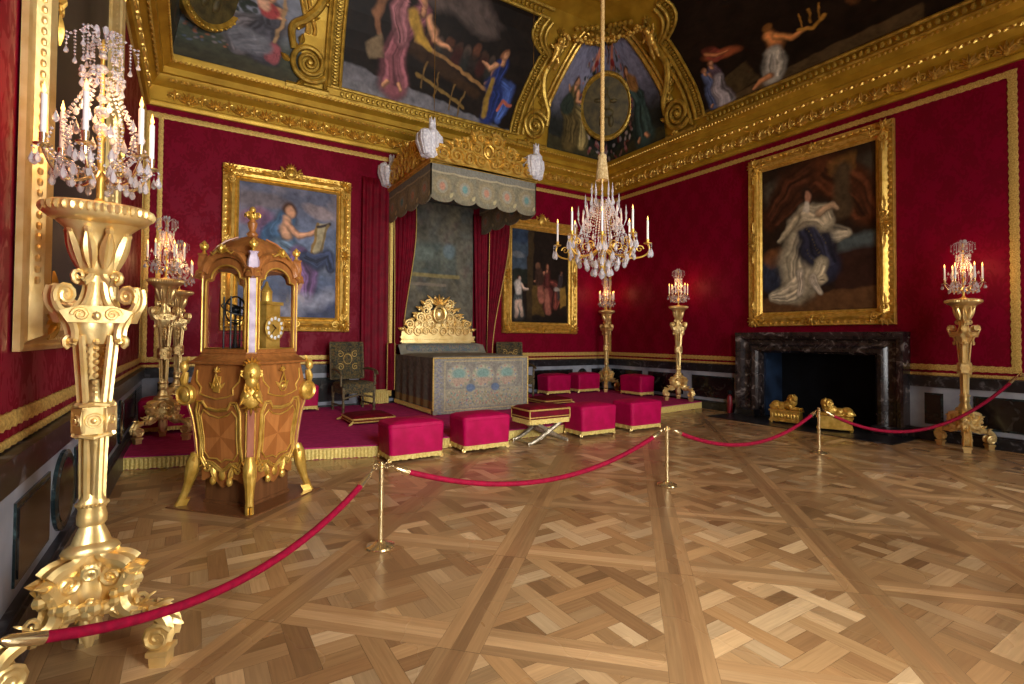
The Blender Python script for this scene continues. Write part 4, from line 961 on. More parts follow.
        mb.build('garland', M['gold_pale'], t)
    return t

def candle_at(parent, p, h, r=.011, flame=True):
    mb = MB(); mb.lathe([(r, 0), (r, h-.004), (r*.8, h), (.002, h)], 12); c = mb.build('candle', M['wax'], parent, loc=p)
    mb = MB(); mb.lathe([(.001, 0), (.007, .010), (.008, .02), (.004, .038), (.0005, .055)], 10, c=(0, 0, h)); f = mb.build('flame', M['flame'], c)
    return c
def drop_mesh(mb, p, L, r, n=6):
    x, y, z = p; mb.lathe([(.0008, 0), (.0015, -L*.15), (r*.55, -L*.38), (r, -L*.7), (r*.7, -L*.9), (.0008, -L)], n, c=(x, y, z))
def bead_line(mb, pts, r, step):
    pts = [Vector(p) for p in pts]; acc = 0
    for a, b in zip(pts[:-1], pts[1:]):
        L = (b-a).length; k = max(1, int(L/step))
        for i in range(k): q = a.lerp(b, (i+.5)/k); mb.add([q+Vector((r, 0, 0)), q+Vector((0, r, 0)), q-Vector((r, 0, 0)), q-Vector((0, r, 0)), q+Vector((0, 0, r)), q-Vector((0, 0, r))], [(0, 1, 4), (1, 2, 4), (2, 3, 4), (3, 0, 4), (1, 0, 5), (2, 1, 5), (3, 2, 5), (0, 3, 5)])
def make_candelabrum(label, loc, rz):
    t = thing('candelabrum', label, 'candelabrum', loc, rz, 'crystal candelabra on the torcheres')
    mb = MB(); mb.lathe([(.06, 0), (.06, .01), (.03, .02), (.014, .04), (.014, .12), (.022, .14), (.014, .16), (.012, .3), (.02, .32), (.01, .34), (.008, .72), (.015, .74), (.004, .78)], 16); mb.build('stem', M['gold'], t)
    for i in range(6):
        a = 2*PI*i/6+.3; er = Vector((math.cos(a), math.sin(a), 0)); ez = Vector((0, 0, 1)); R_ = .20
        mb = MB(); pts = [tuple(er*q[0]+ez*q[1]) for q in bez((.015, .16), (.09, .06), (.17, .10), (R_, .22), 12)]; mb.tube(pts, .007, 8)
        mb.volute(er*.10+ez*.15, .025, 1.3, .005, er, ez, 2, 6, 0, 9, .2)
        mb.lathe([(.004, .215), (.03, .225), (.034, .232), (.01, .236), (.013, .25), (.015, .275), (.015, .28), (.0, .28)], 14, c=(R_*er.x, R_*er.y, 0))
        arm = mb.build('arm', M['brass'], t)
        candle_at(t, er*R_+ez*.28, .17)
        for k in range(3):
            b = a+(k-1)*.9; mb = MB(); p = er*R_+Vector((math.cos(b), math.sin(b), 0))*.034; bead_line(mb, [(p.x, p.y, .228), (p.x, p.y, .20)], .006, .014); drop_mesh(mb, (p.x, p.y, .20), .06, .013); mb.build('crystal_drop', M['crystal'], t)
        # bead swags: crown to arm, arm to arm
        mb = MB(); mb2 = MB()
        for s_ in (-.22, .22):
            e2 = Vector((math.cos(a+s_), math.sin(a+s_), 0)); bead_line(mb, [e2*.045+ez*.58, e2*.075+ez*.5, e2*.115+ez*.42, e2*.14+ez*.34, e2*.12+ez*.25, e2*.06+ez*.2], .0085, .018)
        mb.build('bead_strand', M['crystal'], t); mb = MB()
        bead_line(mb, [er*.17+ez*.32, er*.19+ez*.24, er*.13+ez*.17, er*.05+ez*.16], .0085, .018); mb.build('bead_strand', M['crystal'], t); mb = MB()
        b2 = a+2*PI/6; e3 = Vector((math.cos(b2), math.sin(b2), 0)); mid = (er+e3)/2
        bead_line(mb, [er*R_+ez*.22, (er*.7+e3*.3)*R_*.95+ez*.16, mid*R_*.9+ez*.14, (er*.3+e3*.7)*R_*.95+ez*.16, e3*R_+ez*.22], .007, .016)
        mb.build('bead_strand', M['crystal'], t)
        for (q, z, L_, r) in ((mid*R_*.75, .18, .075, .017), (mid*.14, .36, .07, .015), (er*.10, .14, .07, .014), (mid*.17, .25, .07, .016), (er*.155, .17, .07, .015), (mid*R_*1.0, .15, .07, .014), (er*.16, .40, .06, .013), (mid*.11, .46, .05, .012)):
            mb = MB(); drop_mesh(mb, (q.x, q.y, z), L_, r); mb.build('crystal_drop', M['crystal'], t)
        mb = MB(); p = er*.075+ez*.60        # crystal blossom of the middle tier
        for k in range(5): c_ = 2*PI*k/5; mb.ell(p+Vector((-er.y*math.cos(c_), er.x*math.cos(c_), math.sin(c_)))*.018, .011, n=6, k=4)
        bead_line(mb, [(0, 0, .6), tuple(p)], .005, .012); drop_mesh(mb, (p.x, p.y, p.z-.02), .05, .011); mb.build('crystal_rosette', M['crystal'], t)
    for i in range(6):       # palm-like top
        a = 2*PI*i/6; er = Vector((math.cos(a), math.sin(a), 0)); ez = Vector((0, 0, 1)); mb = MB()
        bead_line(mb, [ez*.70, er*.03+ez*.77, er*.07+ez*.80, er*.11+ez*.78, er*.13+ez*.74], .008, .015)
        for q, L in ((.07, .09), (.10, .11), (.13, .07)): bead_line(mb, [er*q+ez*.78, er*q+ez*(.78-L)], .0065, .014); drop_mesh(mb, tuple(er*q+ez*(.78-L)), .035, .010)
        mb.build('crystal_spray', M['crystal'], t)
    for z, r in ((.44, .03), (.5, .022), (.64, .024), (.7, .018), (.36, .034)): mb = MB(); mb.ell((0, 0, z), r, r, r*.9, 8, 6); mb.build('crystal_ball', M['crystal'], t)
    mb = MB()
    for k in range(5): c_ = 2*PI*k/5; mb.ell((.03*math.cos(c_), .03*math.sin(c_), .81), .012, .012, .024, 6, 4)
    mb.build('crystal_finial', M['crystal'], t)
    return t
def candle_light(t, z, power, r=.12):
    l = bpy.data.lights.new('candle_glow', 'POINT'); l.energy = power; l.color = (1, .5, .2); l.shadow_soft_size = r
    o = bpy.data.objects.new('candle_glow', l); COL.objects.link(o); o.parent = t; o.location = (0, 0, z)

TOR = [((-.372, 2.98, 0), math.radians(97), 'large gilded carved torchere in the left foreground holding a lit crystal candelabrum'),
       ((-.31, 8.05, .15), math.radians(92), 'gilded torchere on the carpet behind the clock, nearer of the two at the left wall'),
       ((-.20, 9.95, .15), math.radians(91), 'gilded torchere in the far left corner, partly hidden by the nearer one'),
       ((9.10, 9.93, .15), math.radians(-135), 'gilded torchere in the far corner of the room between the crimson stools'),
       ((9.15, 7.66, .15), math.radians(40), 'gilded torchere on the platform end left of the fireplace'),
       ((9.13, 2.70, 0), math.radians(-40), 'gilded torchere on the parquet right of the fireplace')]
CAN = ['lit crystal candelabrum with six candles on the large foreground torchere', 'lit crystal candelabrum on the nearer torchere behind the clock', 'lit crystal candelabrum in the far left corner, behind and right of a nearer one',
       'lit crystal candelabrum on the far corner torchere below the chandelier', 'lit crystal candelabrum on the torchere left of the fireplace', 'lit crystal candelabrum on the torchere right of the fireplace']
tor0 = can0 = None
for i, ((p, rz, lab), lc) in enumerate(zip(TOR, CAN)):
    if i == 0: tor0 = make_torchere(lab, p, rz); can0 = make_candelabrum(lc, (p[0], p[1], p[2]+2.086), .08); c = can0
    else: dup(tor0, p, rz, lab); c = dup(can0, (p[0], p[1], p[2]+2.086), .2+i*.5, lc)
for o in [o for o in COL.objects if o.type == 'EMPTY' and o.name.startswith('candelabrum')]: candle_light(o, .47, 9)

def make_chandelier():
    X, Y = 4.4, 4.89
    t = thing('chandelier', 'large lit crystal chandelier hanging on a long cord over the room', 'chandelier', (X, Y, 2.25))
    mb = MB(); mb.lathe([(.004, .10), (.03, .13), (.045, .2), (.03, .26), (.02, .3), (.035, .36), (.05, .42), (.03, .48), (.015, .52), (.015, .85), (.03, .9), (.02, .95), (.012, 1.0), (.012, 1.25), (.02, 1.28), (.01, 1.3)], 20); mb.build('stem', M['gold'], t)
    mb = MB(); z0 = 1.28   # tassel and cord
    mb.lathe([(.01, .0), (.075, .0), (.07, .08), (.062, .2), (.05, .26), (.055, .28), (.05, .31), (.02, .34), (.018, .36)], 24, c=(0, 0, z0), lobes=12, amp=.06)
    for k in range(24): a = 2*PI*k/24; mb.tube([(.045*math.cos(a), .045*math.sin(a), z0+.26), (.068*math.cos(a), .068*math.sin(a), z0+.1), (.076*math.cos(a), .076*math.sin(a), z0-.01)], .006, 5)
    mb.build('tassel', M['tassel'], t)
    mb = MB(); rings = []
    L = ZC-2.25-z0-.36; k = 140
    mb.tube([(0, 0, z0+.35+L*i/k) for i in range(k+1)], [.024*(1+.16*(i % 2)) for i in range(k+1)], 8); mb.build('cord', M['cord'], t)
    nA = 8; ez = Vector((0, 0, 1))
    for i in range(nA):
        a = 2*PI*i/nA-.731; er = Vector((math.cos(a), math.sin(a), 0)); low = i % 2; R_ = .565 if low == 0 else .51; zc = .50 if low == 0 else .56
        mb = MB(); mb.tube([tuple(er*q[0]+ez*q[1]) for q in bez((.03, .42), (.25, .18), (R_+.12, .25), (R_, zc-.06), 16)], .011, 8)
        mb.volute(er*(R_-.10)+ez*(zc-.12), .05, 1.4, .008, er, ez, 0, 6, 0, 10, .15); mb.volute(er*.2+ez*.42, .06, 1.5, .009, -er, ez, 0, 6, 0, 10, .15)
        mb.lathe([(.004, zc-.07), (.045, zc-.055), (.05, zc-.045), (.014, zc-.04), (.018, zc-.02), (.02, zc), (0, zc)], 16, c=(R_*er.x, R_*er.y, 0)); mb.build('arm', M['gold'], t)
        candle_at(t, er*R_+ez*zc, .24, .013)
        for k in range(4):
            b = a+(k-1.5)*.8; p = er*R_+Vector((math.cos(b), math.sin(b), 0))*.05; mb = MB(); bead_line(mb, [(p.x, p.y, zc-.05), (p.x, p.y, zc-.10)], .009, .02); drop_mesh(mb, (p.x, p.y, zc-.10), .13, .024); mb.build('crystal_drop', M['crystal'], t)
        mb = MB(); e2 = Vector((math.cos(a+PI/nA), math.sin(a+PI/nA), 0))
        for (e_, q, z, L_, r) in ((e2, .33, .34, .14, .032), (e2, .2, .26, .15, .034), (er, .40, .36, .12, .026), (er, .12, .16, .12, .03), (e2, .42, .42, .12, .024), (er, .28, .28, .14, .03), (e2, .28, .56, .10, .02), (er, .25, .72, .09, .018)):
            mb = MB(); drop_mesh(mb, (e_.x*q, e_.y*q, z), L_, r, 8); mb.build('crystal_pendant', M['crystal'], t)
        mb = MB()
        for s_ in (-.14, .14):
            e4 = Vector((math.cos(a+s_), math.sin(a+s_), 0))
            bead_line(mb, [e4*.07+ez*1.02, e4*.16+ez*.86, e4*.24+ez*.7, e4*.3+ez*.55, e4*.33+ez*.4, e4*.22+ez*.26, e4*.1+ez*.16], .013, .03)
            mb.build('bead_strand', M['crystal'], t); mb = MB()
        bead_line(mb, [er*.05+ez*.98, er*.09+ez*.75, er*.12+ez*.55, er*.12+ez*.42], .016, .035)
        mb.build('bead_strand', M['crystal'], t)
        for (q, z0_, top) in ((.13, 1.04, 1.24), (.21, .92, 1.10), (.30, .76, .95), (.38, .62, .84)):
            q2 = q if low == 0 else q*.86; mb = MB(); p = er*q2
            mb.tube([(p.x*.6, p.y*.6, z0_-.10), (p.x*.9, p.y*.9, z0_-.08), (p.x, p.y, z0_)], .006, 6)
            mb.lathe([(.004, 0), (.014, .02), (.007, .05), (.016, .08), (.010, (top-z0_)*.6), (.002, top-z0_)], 8, c=(p.x, p.y, z0_)); drop_mesh(mb, (p.x*1.1, p.y*1.1, z0_), .09, .018); drop_mesh(mb, (p.x*.8, p.y*.8, z0_-.03), .08, .016)
            mb.build('crystal_spire', M['crystal'], t)
    mb = MB(); mb.lathe([(.002, 0), (.03, .02), (.052, .06), (.03, .1), (.01, .115)], 12, c=(0, 0, 0)); mb.build('crystal_ball', M['crystal'], t)
    candle_light(t, .78, 12, .4)
    return t
make_chandelier()

# ---------------------------------------------------------------- astronomical clock in its glazed case
def make_clock():
    t = thing('standing_clock', 'tall glazed astronomical clock of veneered wood with gilt mounts, on goat-hoof feet', 'clock', (.46, 5.352, 0), math.radians(41.7))
    PR = [(.24, .27), (.34, .295), (.48, .308), (.62, .318), (.78, .335), (.90, .36), (1.0, .368), (1.10, .36), (1.18, .345), (1.25, .337)]
    def hh(z): return float(np.interp(z, [a for a, b in PR], [b for a, b in PR]))
    def octo(h, z, c=.06): return [(h-c, -h, z), (h, -h+c, z), (h, h-c, z), (h-c, h, z), (-h+c, h, z), (-h, h-c, z), (-h, -h+c, z), (-h+c, -h, z)]
    mb = MB(); mb.loft([octo(hh(z), z) for z in np.linspace(.24, 1.25, 16)]); mb.build('body', M['clock_wood'], t)
    mb = MB(); mb.box(-.24, .24, -.24, .24, .012, .28); mb.box(-.25, .25, -.25, .25, .012, .04); mb.build('inner_plinth', M['plinth_wood'], t)
    MB().box(-.45, .45, -.45, .45, 0.0, .012).build('floor_board', M['plinth_wood'], t)
    # faces: k=0 (-y), 1 (+x), 2 (+y), 3 (-x)
    for k in range(4):
        R4 = Matrix.Rotation(k*PI/2, 4, 'Z')
        def F(u, z, off=0.0): q = Vector((u, -hh(z)-off, z)); return R4 @ q
        out = [(-.255, .50), (-.24, .62), (-.265, .86), (-.23, .93), (-.17, .93), (-.13, .885), (0, .87), (.13, .885), (.17, .93), (.23, .93), (.265, .86), (.24, .62), (.255, .50), (.20, .43), (.12, .46), (.05, .42), (0, .40), (-.05, .42), (-.12, .46), (-.20, .43)]
        inn = [(-.19, .55), (-.185, .65), (-.205, .82), (-.16, .865), (-.10, .83), (0, .81), (.10, .83), (.16, .865), (.205, .82), (.185, .65), (.19, .55), (.14, .50), (.05, .50), (0, .475), (-.05, .50), (-.14, .50)]
        zz = lambda z: .31+(z-.40)*1.17; out = [(u*.9, zz(z)) for u, z in out]; inn = [(u*.95, zz(z)) for u, z in inn]
        mb = MB(); mb.tube([F(u, z, .006) for u, z in out+out[:2]], .011, 8); mb.tube([F(u*.9, .62+(z-.62)*.93, .004) for u, z in out+out[:2]], .005, 6)
        mb.tube([F(u, z, .006) for u, z in inn+inn[:2]], .007, 8); mb.build('gilt_panel_border', M['gold'], t)
        # sunburst veneer: wedges about the panel centre in two tones
        mb = MB(); n = 8; cz = .62; pts = []
        for j in range(33):
            q = j/32*len(inn); i0 = int(q) % len(inn); i1 = (i0+1) % len(inn); f = q-int(q); pts.append((inn[i0][0]*(1-f)+inn[i1][0]*f, inn[i0][1]*(1-f)+inn[i1][1]*f))
        for j in range(32):
            a, b = pts[j], pts[j+1]; am = math.atan2((a[1]+b[1])/2-cz, (a[0]+b[0])/2); sec = int((am+PI)/(2*PI)*8) % 2
            for r0, r1 in ((0, .33), (.33, .66), (.66, 1)):
                qd = [(a[0]*r0, cz+(a[1]-cz)*r0), (a[0]*r1, cz+(a[1]-cz)*r1), (b[0]*r1, cz+(b[1]-cz)*r1), (b[0]*r0, cz+(b[1]-cz)*r0)]
                mb.add([F(u, z, .004) for u, z in qd], [(0, 1, 2, 3)] if r0 > 0 else [(0, 1, 2)], sec)
        mb.build('veneer_panel', [M['clock_wood_b'], M['clock_wood_c']], t, False)
        # upper cartouche panel outline with trophy
        mb = MB(); up_ = [(-.24, 1.20), (-.23, 1.11), (-.17, 1.05), (-.18, 1.0), (-.11, .975), (0, .955), (.11, .975), (.18, 1.0), (.17, 1.05), (.23, 1.11), (.24, 1.20)]
        mb.tube([F(u, z, .005) for u, z in up_], .007, 8); mb.build('gilt_panel_border', M['gold'], t)
        q = R4 @ frame_m((0, -hh(1.1)-.004, 1.1), (1, 0, 0), (0, 0, 1), (0, -1, 0)); mb = MB()
        mb.tube([(-.05, -.05, .01), (0, .07, .015), (.05, -.05, .01)], .008, 6, mat=q); shell(mb, (0, .09), .05, q, 5, .3, 1.4)
        if k in (0, 2): mb.volute((0, -.05, .012), .045, 1.0, .008, (1, 0, 0), (0, 1, 0), 0, 6, 0, 16, 1, q); mb.ell((0, -.05, .01), .02, .02, .012, 8, 5, mat=q)
        else: mb.prism([(-.035, -.08), (.03, -.09), (.045, .05), (-.02, .06)], .014, q, 0, .004); mb.volute((0, -.02, .016), .02, 1.0, .005, (1, 0, 0), (0, 1, 0), 0, 6, 0, 12, 1, q)
        for sd in (-1, 1): leaf(mb, (0, -.07, 0), PI/2+sd*.9, .11, .02, .015, q)
        mb.build('gilt_trophy', M['gold'], t)
        # apron scrolls
        mb = MB(); q = R4 @ frame_m((0, -hh(.28)-.004, .28), (1, 0, 0), (0, 0, 1), (0, -1, 0))
        for sd in (-1, 1):
            leaf(mb, (sd*.12, .10, 0), -PI/2-sd*.3, .17, .035, .03, q); mb.ell((sd*.09, -.05, .02), .028, .04, .025, 8, 5, mat=q); mb.volute((sd*.17, .06, .012), .04, 1.3, .014, (sd, 0, 0), (0, 1, 0), 2, 6, 0, 9, .2, q)
            mb.tube([(sd*.02, .06, .01), (sd*.08, .10, .012), (sd*.16, .12, .012), (sd*.25, .06, .01)], [.006, .014, .014, .008], 6, mat=q)
        mb.ell((0, -.0, .01), .035, .05, .02, 8, 5, mat=q); mb.build('apron_mount', M['gold'], t)
        wv = MB(); n = 16; top = [(-.23+.46*i/n, .31) for i in range(n+1)]; bot = [(-.23+.46*i/n, .25-.06*math.sin(PI*2*abs(i/n-.5))*0-.05*(1-abs(2*(i/n)-1))*(1 if i % 8 < 9 else 1)-.03*math.cos(4*PI*i/n)) for i in range(n+1)]
        vs = [R4 @ Vector((u, -.292, z)) for u, z in top]+[R4 @ Vector((u, -.288, z)) for u, z in bot]+[R4 @ Vector((u, -.27, z)) for u, z in top]+[R4 @ Vector((u, -.27, z)) for u, z in bot]
        m_ = n+1; fs = [(i, i+1, m_+i+1, m_+i) for i in range(n)]+[(2*m_+i, 2*m_+i+1, 3*m_+i+1, 3*m_+i) for i in range(n)]+[(m_+i, m_+i+1, 3*m_+i+1, 3*m_+i) for i in range(n)]+[(i, i+1, 2*m_+i+1, 2*m_+i) for i in range(n)]
        wv.add(vs, fs); wv.build('apron', M['clock_wood'], t, False)
        # corner: pilaster strip, bust, hoofed leg
        R5 = Matrix.Rotation(k*PI/2, 4, 'Z'); ed = Vector((-1, -1, 0)).normalized(); et = Vector((1, -1, 0)).normalized(); ez = Vector((0, 0, 1))
        def C(off, z, s=0): h = hh(z); return R5 @ (Vector((-h+.03, -h+.03, 0))+ed*off+et*s+ez*z)
        mb = MB(); rings = [[C(0, z, -.036), C(.03, z, -.024), C(.03, z, .024), C(0, z, .036)] for z in np.linspace(.42, .92, 10)]; mb.loft(rings); mb.build('corner_pilaster', M['clock_pink'], t)
        mb = MB()
        for s_ in (-.034, .034): mb.tube([C(.014, z, s_) for z in np.linspace(.42, .94, 8)], .006, 6)
        mb.build('pilaster_edging', M['gold'], t)
        mb = MB(); q = R5 @ frame_m(Vector((-hh(1.12)+.03, -hh(1.12)+.03, 0))+ed*.02+ez*1.12, et, ez, ed) @ Matrix.Diagonal((1.3, 1.2, 1.25, 1))
        if k in (0, 2):     # bearded mask with headdress over a bust
            mb.ell((0, .06, .035), .055, .075, .05, 12, 8, mat=q); mb.ell((0, .045, .085), .012, .02, .015, 6, 5, mat=q); mb.ell((-.022, .065, .075), .01, .006, .008, 6, 4, mat=q); mb.ell((.022, .065, .075), .01, .006, .008, 6, 4, mat=q)
            mb.ell((0, -.0, .05), .04, .05, .035, 8, 6, mat=q); shell(mb, (0, .11), .07, q, 7, .4, 1.5)
            for sd in (-1, 1): mb.volute((sd*.05, .05, .03), .025, 1.2, .01, (sd, 0, 0), (0, 1, 0), 1, 6, 0, 8, .2, q)
            mb.lathe([(.02, -.02), (.058, .02), (.066, .06), (.05, .11), (.03, .14)], 16, mat=q @ Matrix.Translation((0, -.17, .01)) @ Matrix.Rotation(-PI/2, 4, 'X'), sy=.55)
            for sd in (-1, 1): leaf(mb, (sd*.01, -.15, .03), PI/2+sd*.5, .12, .03, .02, q); leaf(mb, (sd*.02, -.08, .035), -PI/2+sd*.5, .10, .025, .02, q); mb.ell((sd*.026, -.10, .05), .02, .024, .016, 8, 5, mat=q)
            for kk in range(5): leaf(mb, ((kk-2)*.014, .0, .05), -PI/2+(kk-2)*.12, .07, .012, .012, q); shell(mb, (0, -.17), .08, q, 5, .3, 1.2, -PI/2)
            mb.build('gilt_mask', M['gold'], t)
        else:
            mb.ell((0, .09, .03), .03, .045, .03, 10, 7, mat=q); shell(mb, (0, .12), .045, q, 5, .4, 1.4); mb.tube([(0, .05, .02), (0, 0, .03), (0, -.05, .03)], [.02, .03, .02], 8, mat=q)
            for (ux, uy, nx, ny) in ((1, 0, 0, -1), (0, 1, -1, 0)):
                q2 = R5 @ frame_m((-hh(.99)+ux*.055+nx*.02, -hh(.99)+uy*.055+ny*.02, .985), (1, 0, 0) if ux else (0, -1, 0), (0, 0, 1), (nx, ny, 0))
                q2 = q2 @ Matrix.Diagonal((1.15, 1.15, 1, 1)); mb.lathe([(.078, -.02), (.082, .02), (.072, .035), (.06, .02), (.05, .025), (.028, .04), (.001, .046)], 24, mat=q2); mb.volute((0, 0, .03), .04, 1, .006, (1, 0, 0), (0, 1, 0), 0, 6, 0, 14, 1, q2)
            mb.build('gilt_rosette', M['gold'], t)
        mb = MB(); P_ = [(-hh(.46)+.03, .03, .46, .028), (-.285, .035, .38, .045), (-.295, .03, .30, .045), (-.31, .03, .20, .032), (-.33, .03, .11, .026), (-.345, .03, .06, .028)]
        pts = [R5 @ (Vector((x, x, 0))+ed*o+ez*z) for x, o, z, r in P_]; mb.tube(pts, [p[3]*1.22 for p in P_], 10)
        for sd in (-1, 1): mb.loft([[R5 @ (Vector((-.345, -.345, 0))+ed*(x+dx)+et*(sd*.018+y)+ez*z) for x, y in ((-.03, -.018), (.05, -.014), (.065, .0), (.05, .014), (-.03, .018))] for z, dx in ((.012, .02), (.035, .01), (.065, -.005))])
        m6 = R5 @ frame_m(Vector((-hh(.40)+.03, -hh(.40)+.03, 0))+ed*.04+ez*.40, et, ez, ed); shell(mb, (0, -.06), .13, m6, 5, .25, .6); leaf(mb, (0, .0, 0), -PI/2, .13, .035, .02, m6)
        mb.build('hoof_leg', M['gold'], t)
    # slab and cavetto
    mb = MB(); mb.loft([octo(h, z) for h, z in ((.335, 1.25), (.372, 1.257), (.376, 1.275), (.358, 1.285), (.325, 1.315), (.305, 1.345), (.312, 1.35), (.312, 1.36))]); mb.build('cornice_slab', M['clock_wood'], t)
    # glazed case
    zb, zs, zt = 1.36, 1.98, 2.12; h = .292; K = .83
    def arch(u, w=.30): return zs+ (zt-zs)*math.sqrt(max(0, 1-(u/w)**2)) if abs(u) < w*.72 else zs
    for k in range(4):
        R4 = Matrix.Rotation(k*PI/2, 4, 'Z')
        def F2(u, z, off=0.0): return R4 @ Vector((u*K, -h-off, z))
        A = [(-.265, zs-.01), (-.255, zs+.02), (-.20, zs+.03)]+[(.19*math.cos(PI-PI*i/14), zs+.03+.115*math.sin(PI*i/14)) for i in range(15)]+[(.20, zs+.03), (.255, zs+.02), (.265, zs-.01)]
        hole = [(-.265, zb+.03)]+A+[(.265, zb+.03)]
        # wooden door frame: outer boundary to hole
        outer = [(-.315, zb)]+[(-.315, zs+.02), (-.315, zs+.06), (-.25, zs+.09)]+[(.24*math.cos(PI-PI*i/14), zs+.07+.14*math.sin(PI*i/14)) for i in range(15)]+[(.25, zs+.09), (.315, zs+.06), (.315, zs+.02)]+[(.315, zb)]
        mb = MB(); n = len(hole); assert len(outer) == n+2 or True
        if len(outer) > n: outer = [outer[0]]+outer[2:-2]+[outer[-1]]
        vs = [F2(u, z, .0) for u, z in hole]+[F2(u, z, .0) for u, z in outer]+[F2(u, z, -.02) for u, z in hole]+[F2(u, z, -.02) for u, z in outer]
        fs = [];
        for i in range(n):
            j = (i+1) % n; fs += [(i, j, n+j, n+i), (2*n+i, 3*n+i, 3*n+j, 2*n+j), (i, 2*n+i, 2*n+j, j), (n+i, n+j, 3*n+j, 3*n+i)]
        mb.add(vs, fs); mb.build('case_frame', M['clock_wood'], t, False)
        mb = MB(); mb.tube([F2(u, z, .004) for u, z in hole+hole[:2]], .008, 8)
        mb.build('gilt_window_border', M['gold'], t)
        mb = MB(); cvx = [F2(u, z, -.012) for u, z in hole]; mb.add(cvx, [tuple(range(n))]); mb.build('glass_pane', M['pane'], t, False)
        # arched hood over the pane
        mb = MB(); arc = [(-.345, zs+.03), (-.335, zs+.07), (-.27, zs+.10)]+[(.255*math.cos(PI-PI*i/12), zs+.085+.15*math.sin(PI*i/12)) for i in range(13)]+[(.27, zs+.10), (.335, zs+.07), (.345, zs+.03)]
        rings = []
        for i, (u, z) in enumerate(arc):
            a_, b_ = arc[max(0, i-1)], arc[min(len(arc)-1, i+1)]; d = Vector((b_[0]-a_[0], b_[1]-a_[1])).normalized(); nn = (-d.y, d.x)
            if nn[1] < 0: nn = (d.y, -d.x)
            rings.append([F2(u+nn[0]*o, z+nn[1]*o, f) for o, f in ((-.015, -.03), (-.015, .015), (.01, .022), (.02, .032), (.045, .036), (.055, .022), (.055, -.05))])
        mb.loft(rings); mb.build('arched_hood', M['clock_wood'], t)
        q = R4 @ frame_m((0, -h-.04, zs+.26), (1, 0, 0), (0, 0, 1), (0, -1, 0)); mb = MB(); shell(mb, (0, 0), .07, q, 7, .35, 1.5)
        for sd in (-1, 1): mb.tube([(0, -.01, .01), (sd*.05, .01, .015), (sd*.1, -.02, .01), (sd*.13, -.0, .01)], [.01, .012, .008, .004], 6, mat=q)
        mb.ell((0, .03, .02), .02, .035, .02, 8, 5, mat=q); mb.build('gilt_crest', M['gold'], t)
        # lilac corner strip with gilt edging, capital, and urn
        ed = Vector((-1, -1, 0)).normalized(); et = Vector((1, -1, 0)).normalized(); ez = Vector((0, 0, 1))
        def C2(off, s, z): return Matrix.Rotation(k*PI/2, 4, 'Z') @ (Vector((-h+.02, -h+.02, 0))+ed*off+et*s+ez*z)
        mb = MB(); mb.loft([[C2(.0, -.03, z), C2(.012, -.024, z), C2(.012, .024, z), C2(.0, .03, z)] for z in (zb, 1.7, zs+.06)]); mb.build('corner_strip', M['lilac'], t)
        mb = MB()
        for s_ in (-.03, .03): mb.tube([C2(.008, s_, zb), C2(.008, s_, zs+.06)], .006, 6)
        mb.loft([[C2(o*1.0, -w_, z), C2(o+.02, -w_*.7, z), C2(o+.02, w_*.7, z), C2(o, w_, z)] for z, w_, o in ((zs+.03, .035, 0), (zs+.07, .045, .01), (zs+.09, .05, .015), (zs+.10, .04, .01))]); mb.build('gilt_edging', M['gold'], t)
        mb = MB(); mb.loft([[C2(o, -w_, z), C2(o+.02, -w_*.7, z), C2(o+.02, w_*.7, z), C2(o, w_, z), C2(o-.05, w_, z), C2(o-.05, -w_, z)] for z, w_, o in ((zs+.10, .045, .02), (zs+.17, .05, .03), (zs+.24, .03, .02), (zs+.26, .045, .03))]); mb.build('corner_block', M['lilac'] if k in (0, 2) else M['clock_wood'], t)
        mb = MB(); c = C2(.0, 0, zs+.26); mb.lathe([(.03, 0), (.015, .015), (.012, .03), (.032, .05), (.034, .07), (.015, .09), (.022, .10), (.004, .12)], 14, c=tuple(c))
        for j in range(4): a = j*PI/2; mb.ell(c+Vector((math.cos(a)*.035, math.sin(a)*.035, .075)), .012, .012, .016, 6, 4)
        mb.build('finial', M['gold'], t)
    mb = MB(); mb.loft([octo(hq, z, .04) for hq, z in ((.25, 2.10), (.265, 2.16), (.25, 2.24), (.215, 2.31), (.16, 2.37), (.09, 2.41), (.05, 2.43), (.04, 2.45))]); mb.build('dome', M['clock_wood'], t)
    for k in range(4):
        mb = MB(); a = PI/4+k*PI/2; mb.tube([(r*1.3*math.cos(a), r*1.3*math.sin(a), z) for r, z in ((.265, 2.17), (.25, 2.25), (.215, 2.32), (.16, 2.38), (.09, 2.42))], .01, 6); mb.build('dome_rib', M['clock_wood_c'], t)
    mb = MB(); mb.lathe([(.045, 2.44), (.05, 2.46), (.025, 2.49), (.035, 2.52), (.045, 2.56), (.03, 2.58), (.02, 2.6)], 16); mb.build('finial_bulb', M['clock_wood'], t)
    mb = MB(); mb.lathe([(.02, 2.59), (.045, 2.61), (.05, 2.64), (.02, 2.66), (.03, 2.69), (.02, 2.71), (.005, 2.72)], 14)
    for j in range(6): a = j*PI/3; mb.volute((.04*math.cos(a), .04*math.sin(a), 2.64), .03, 1.1, .01, (math.cos(a), math.sin(a), 0), (0, 0, 1), -.8, 6, 0, 8, .2)
    mb.build('top_finial', M['gold'], t)
    # movement inside: dial facing one pane, dark armillary works facing the other
    mb = MB(); mb.box(-.02, .25, -.20, .22, zb, zb+.02); mb.box(.04, .22, -.14, .04, zb+.02, zb+.44); mb.box(.02, .24, -.16, .06, zb+.44, zb+.47); mb.lathe([(.05, 0), (.05, .09), (.055, .1), (.02, .16), (.01, .2)], 16, c=(.16, -.03, zb+.47))
    mb.build('movement_case', M['gold'], t)
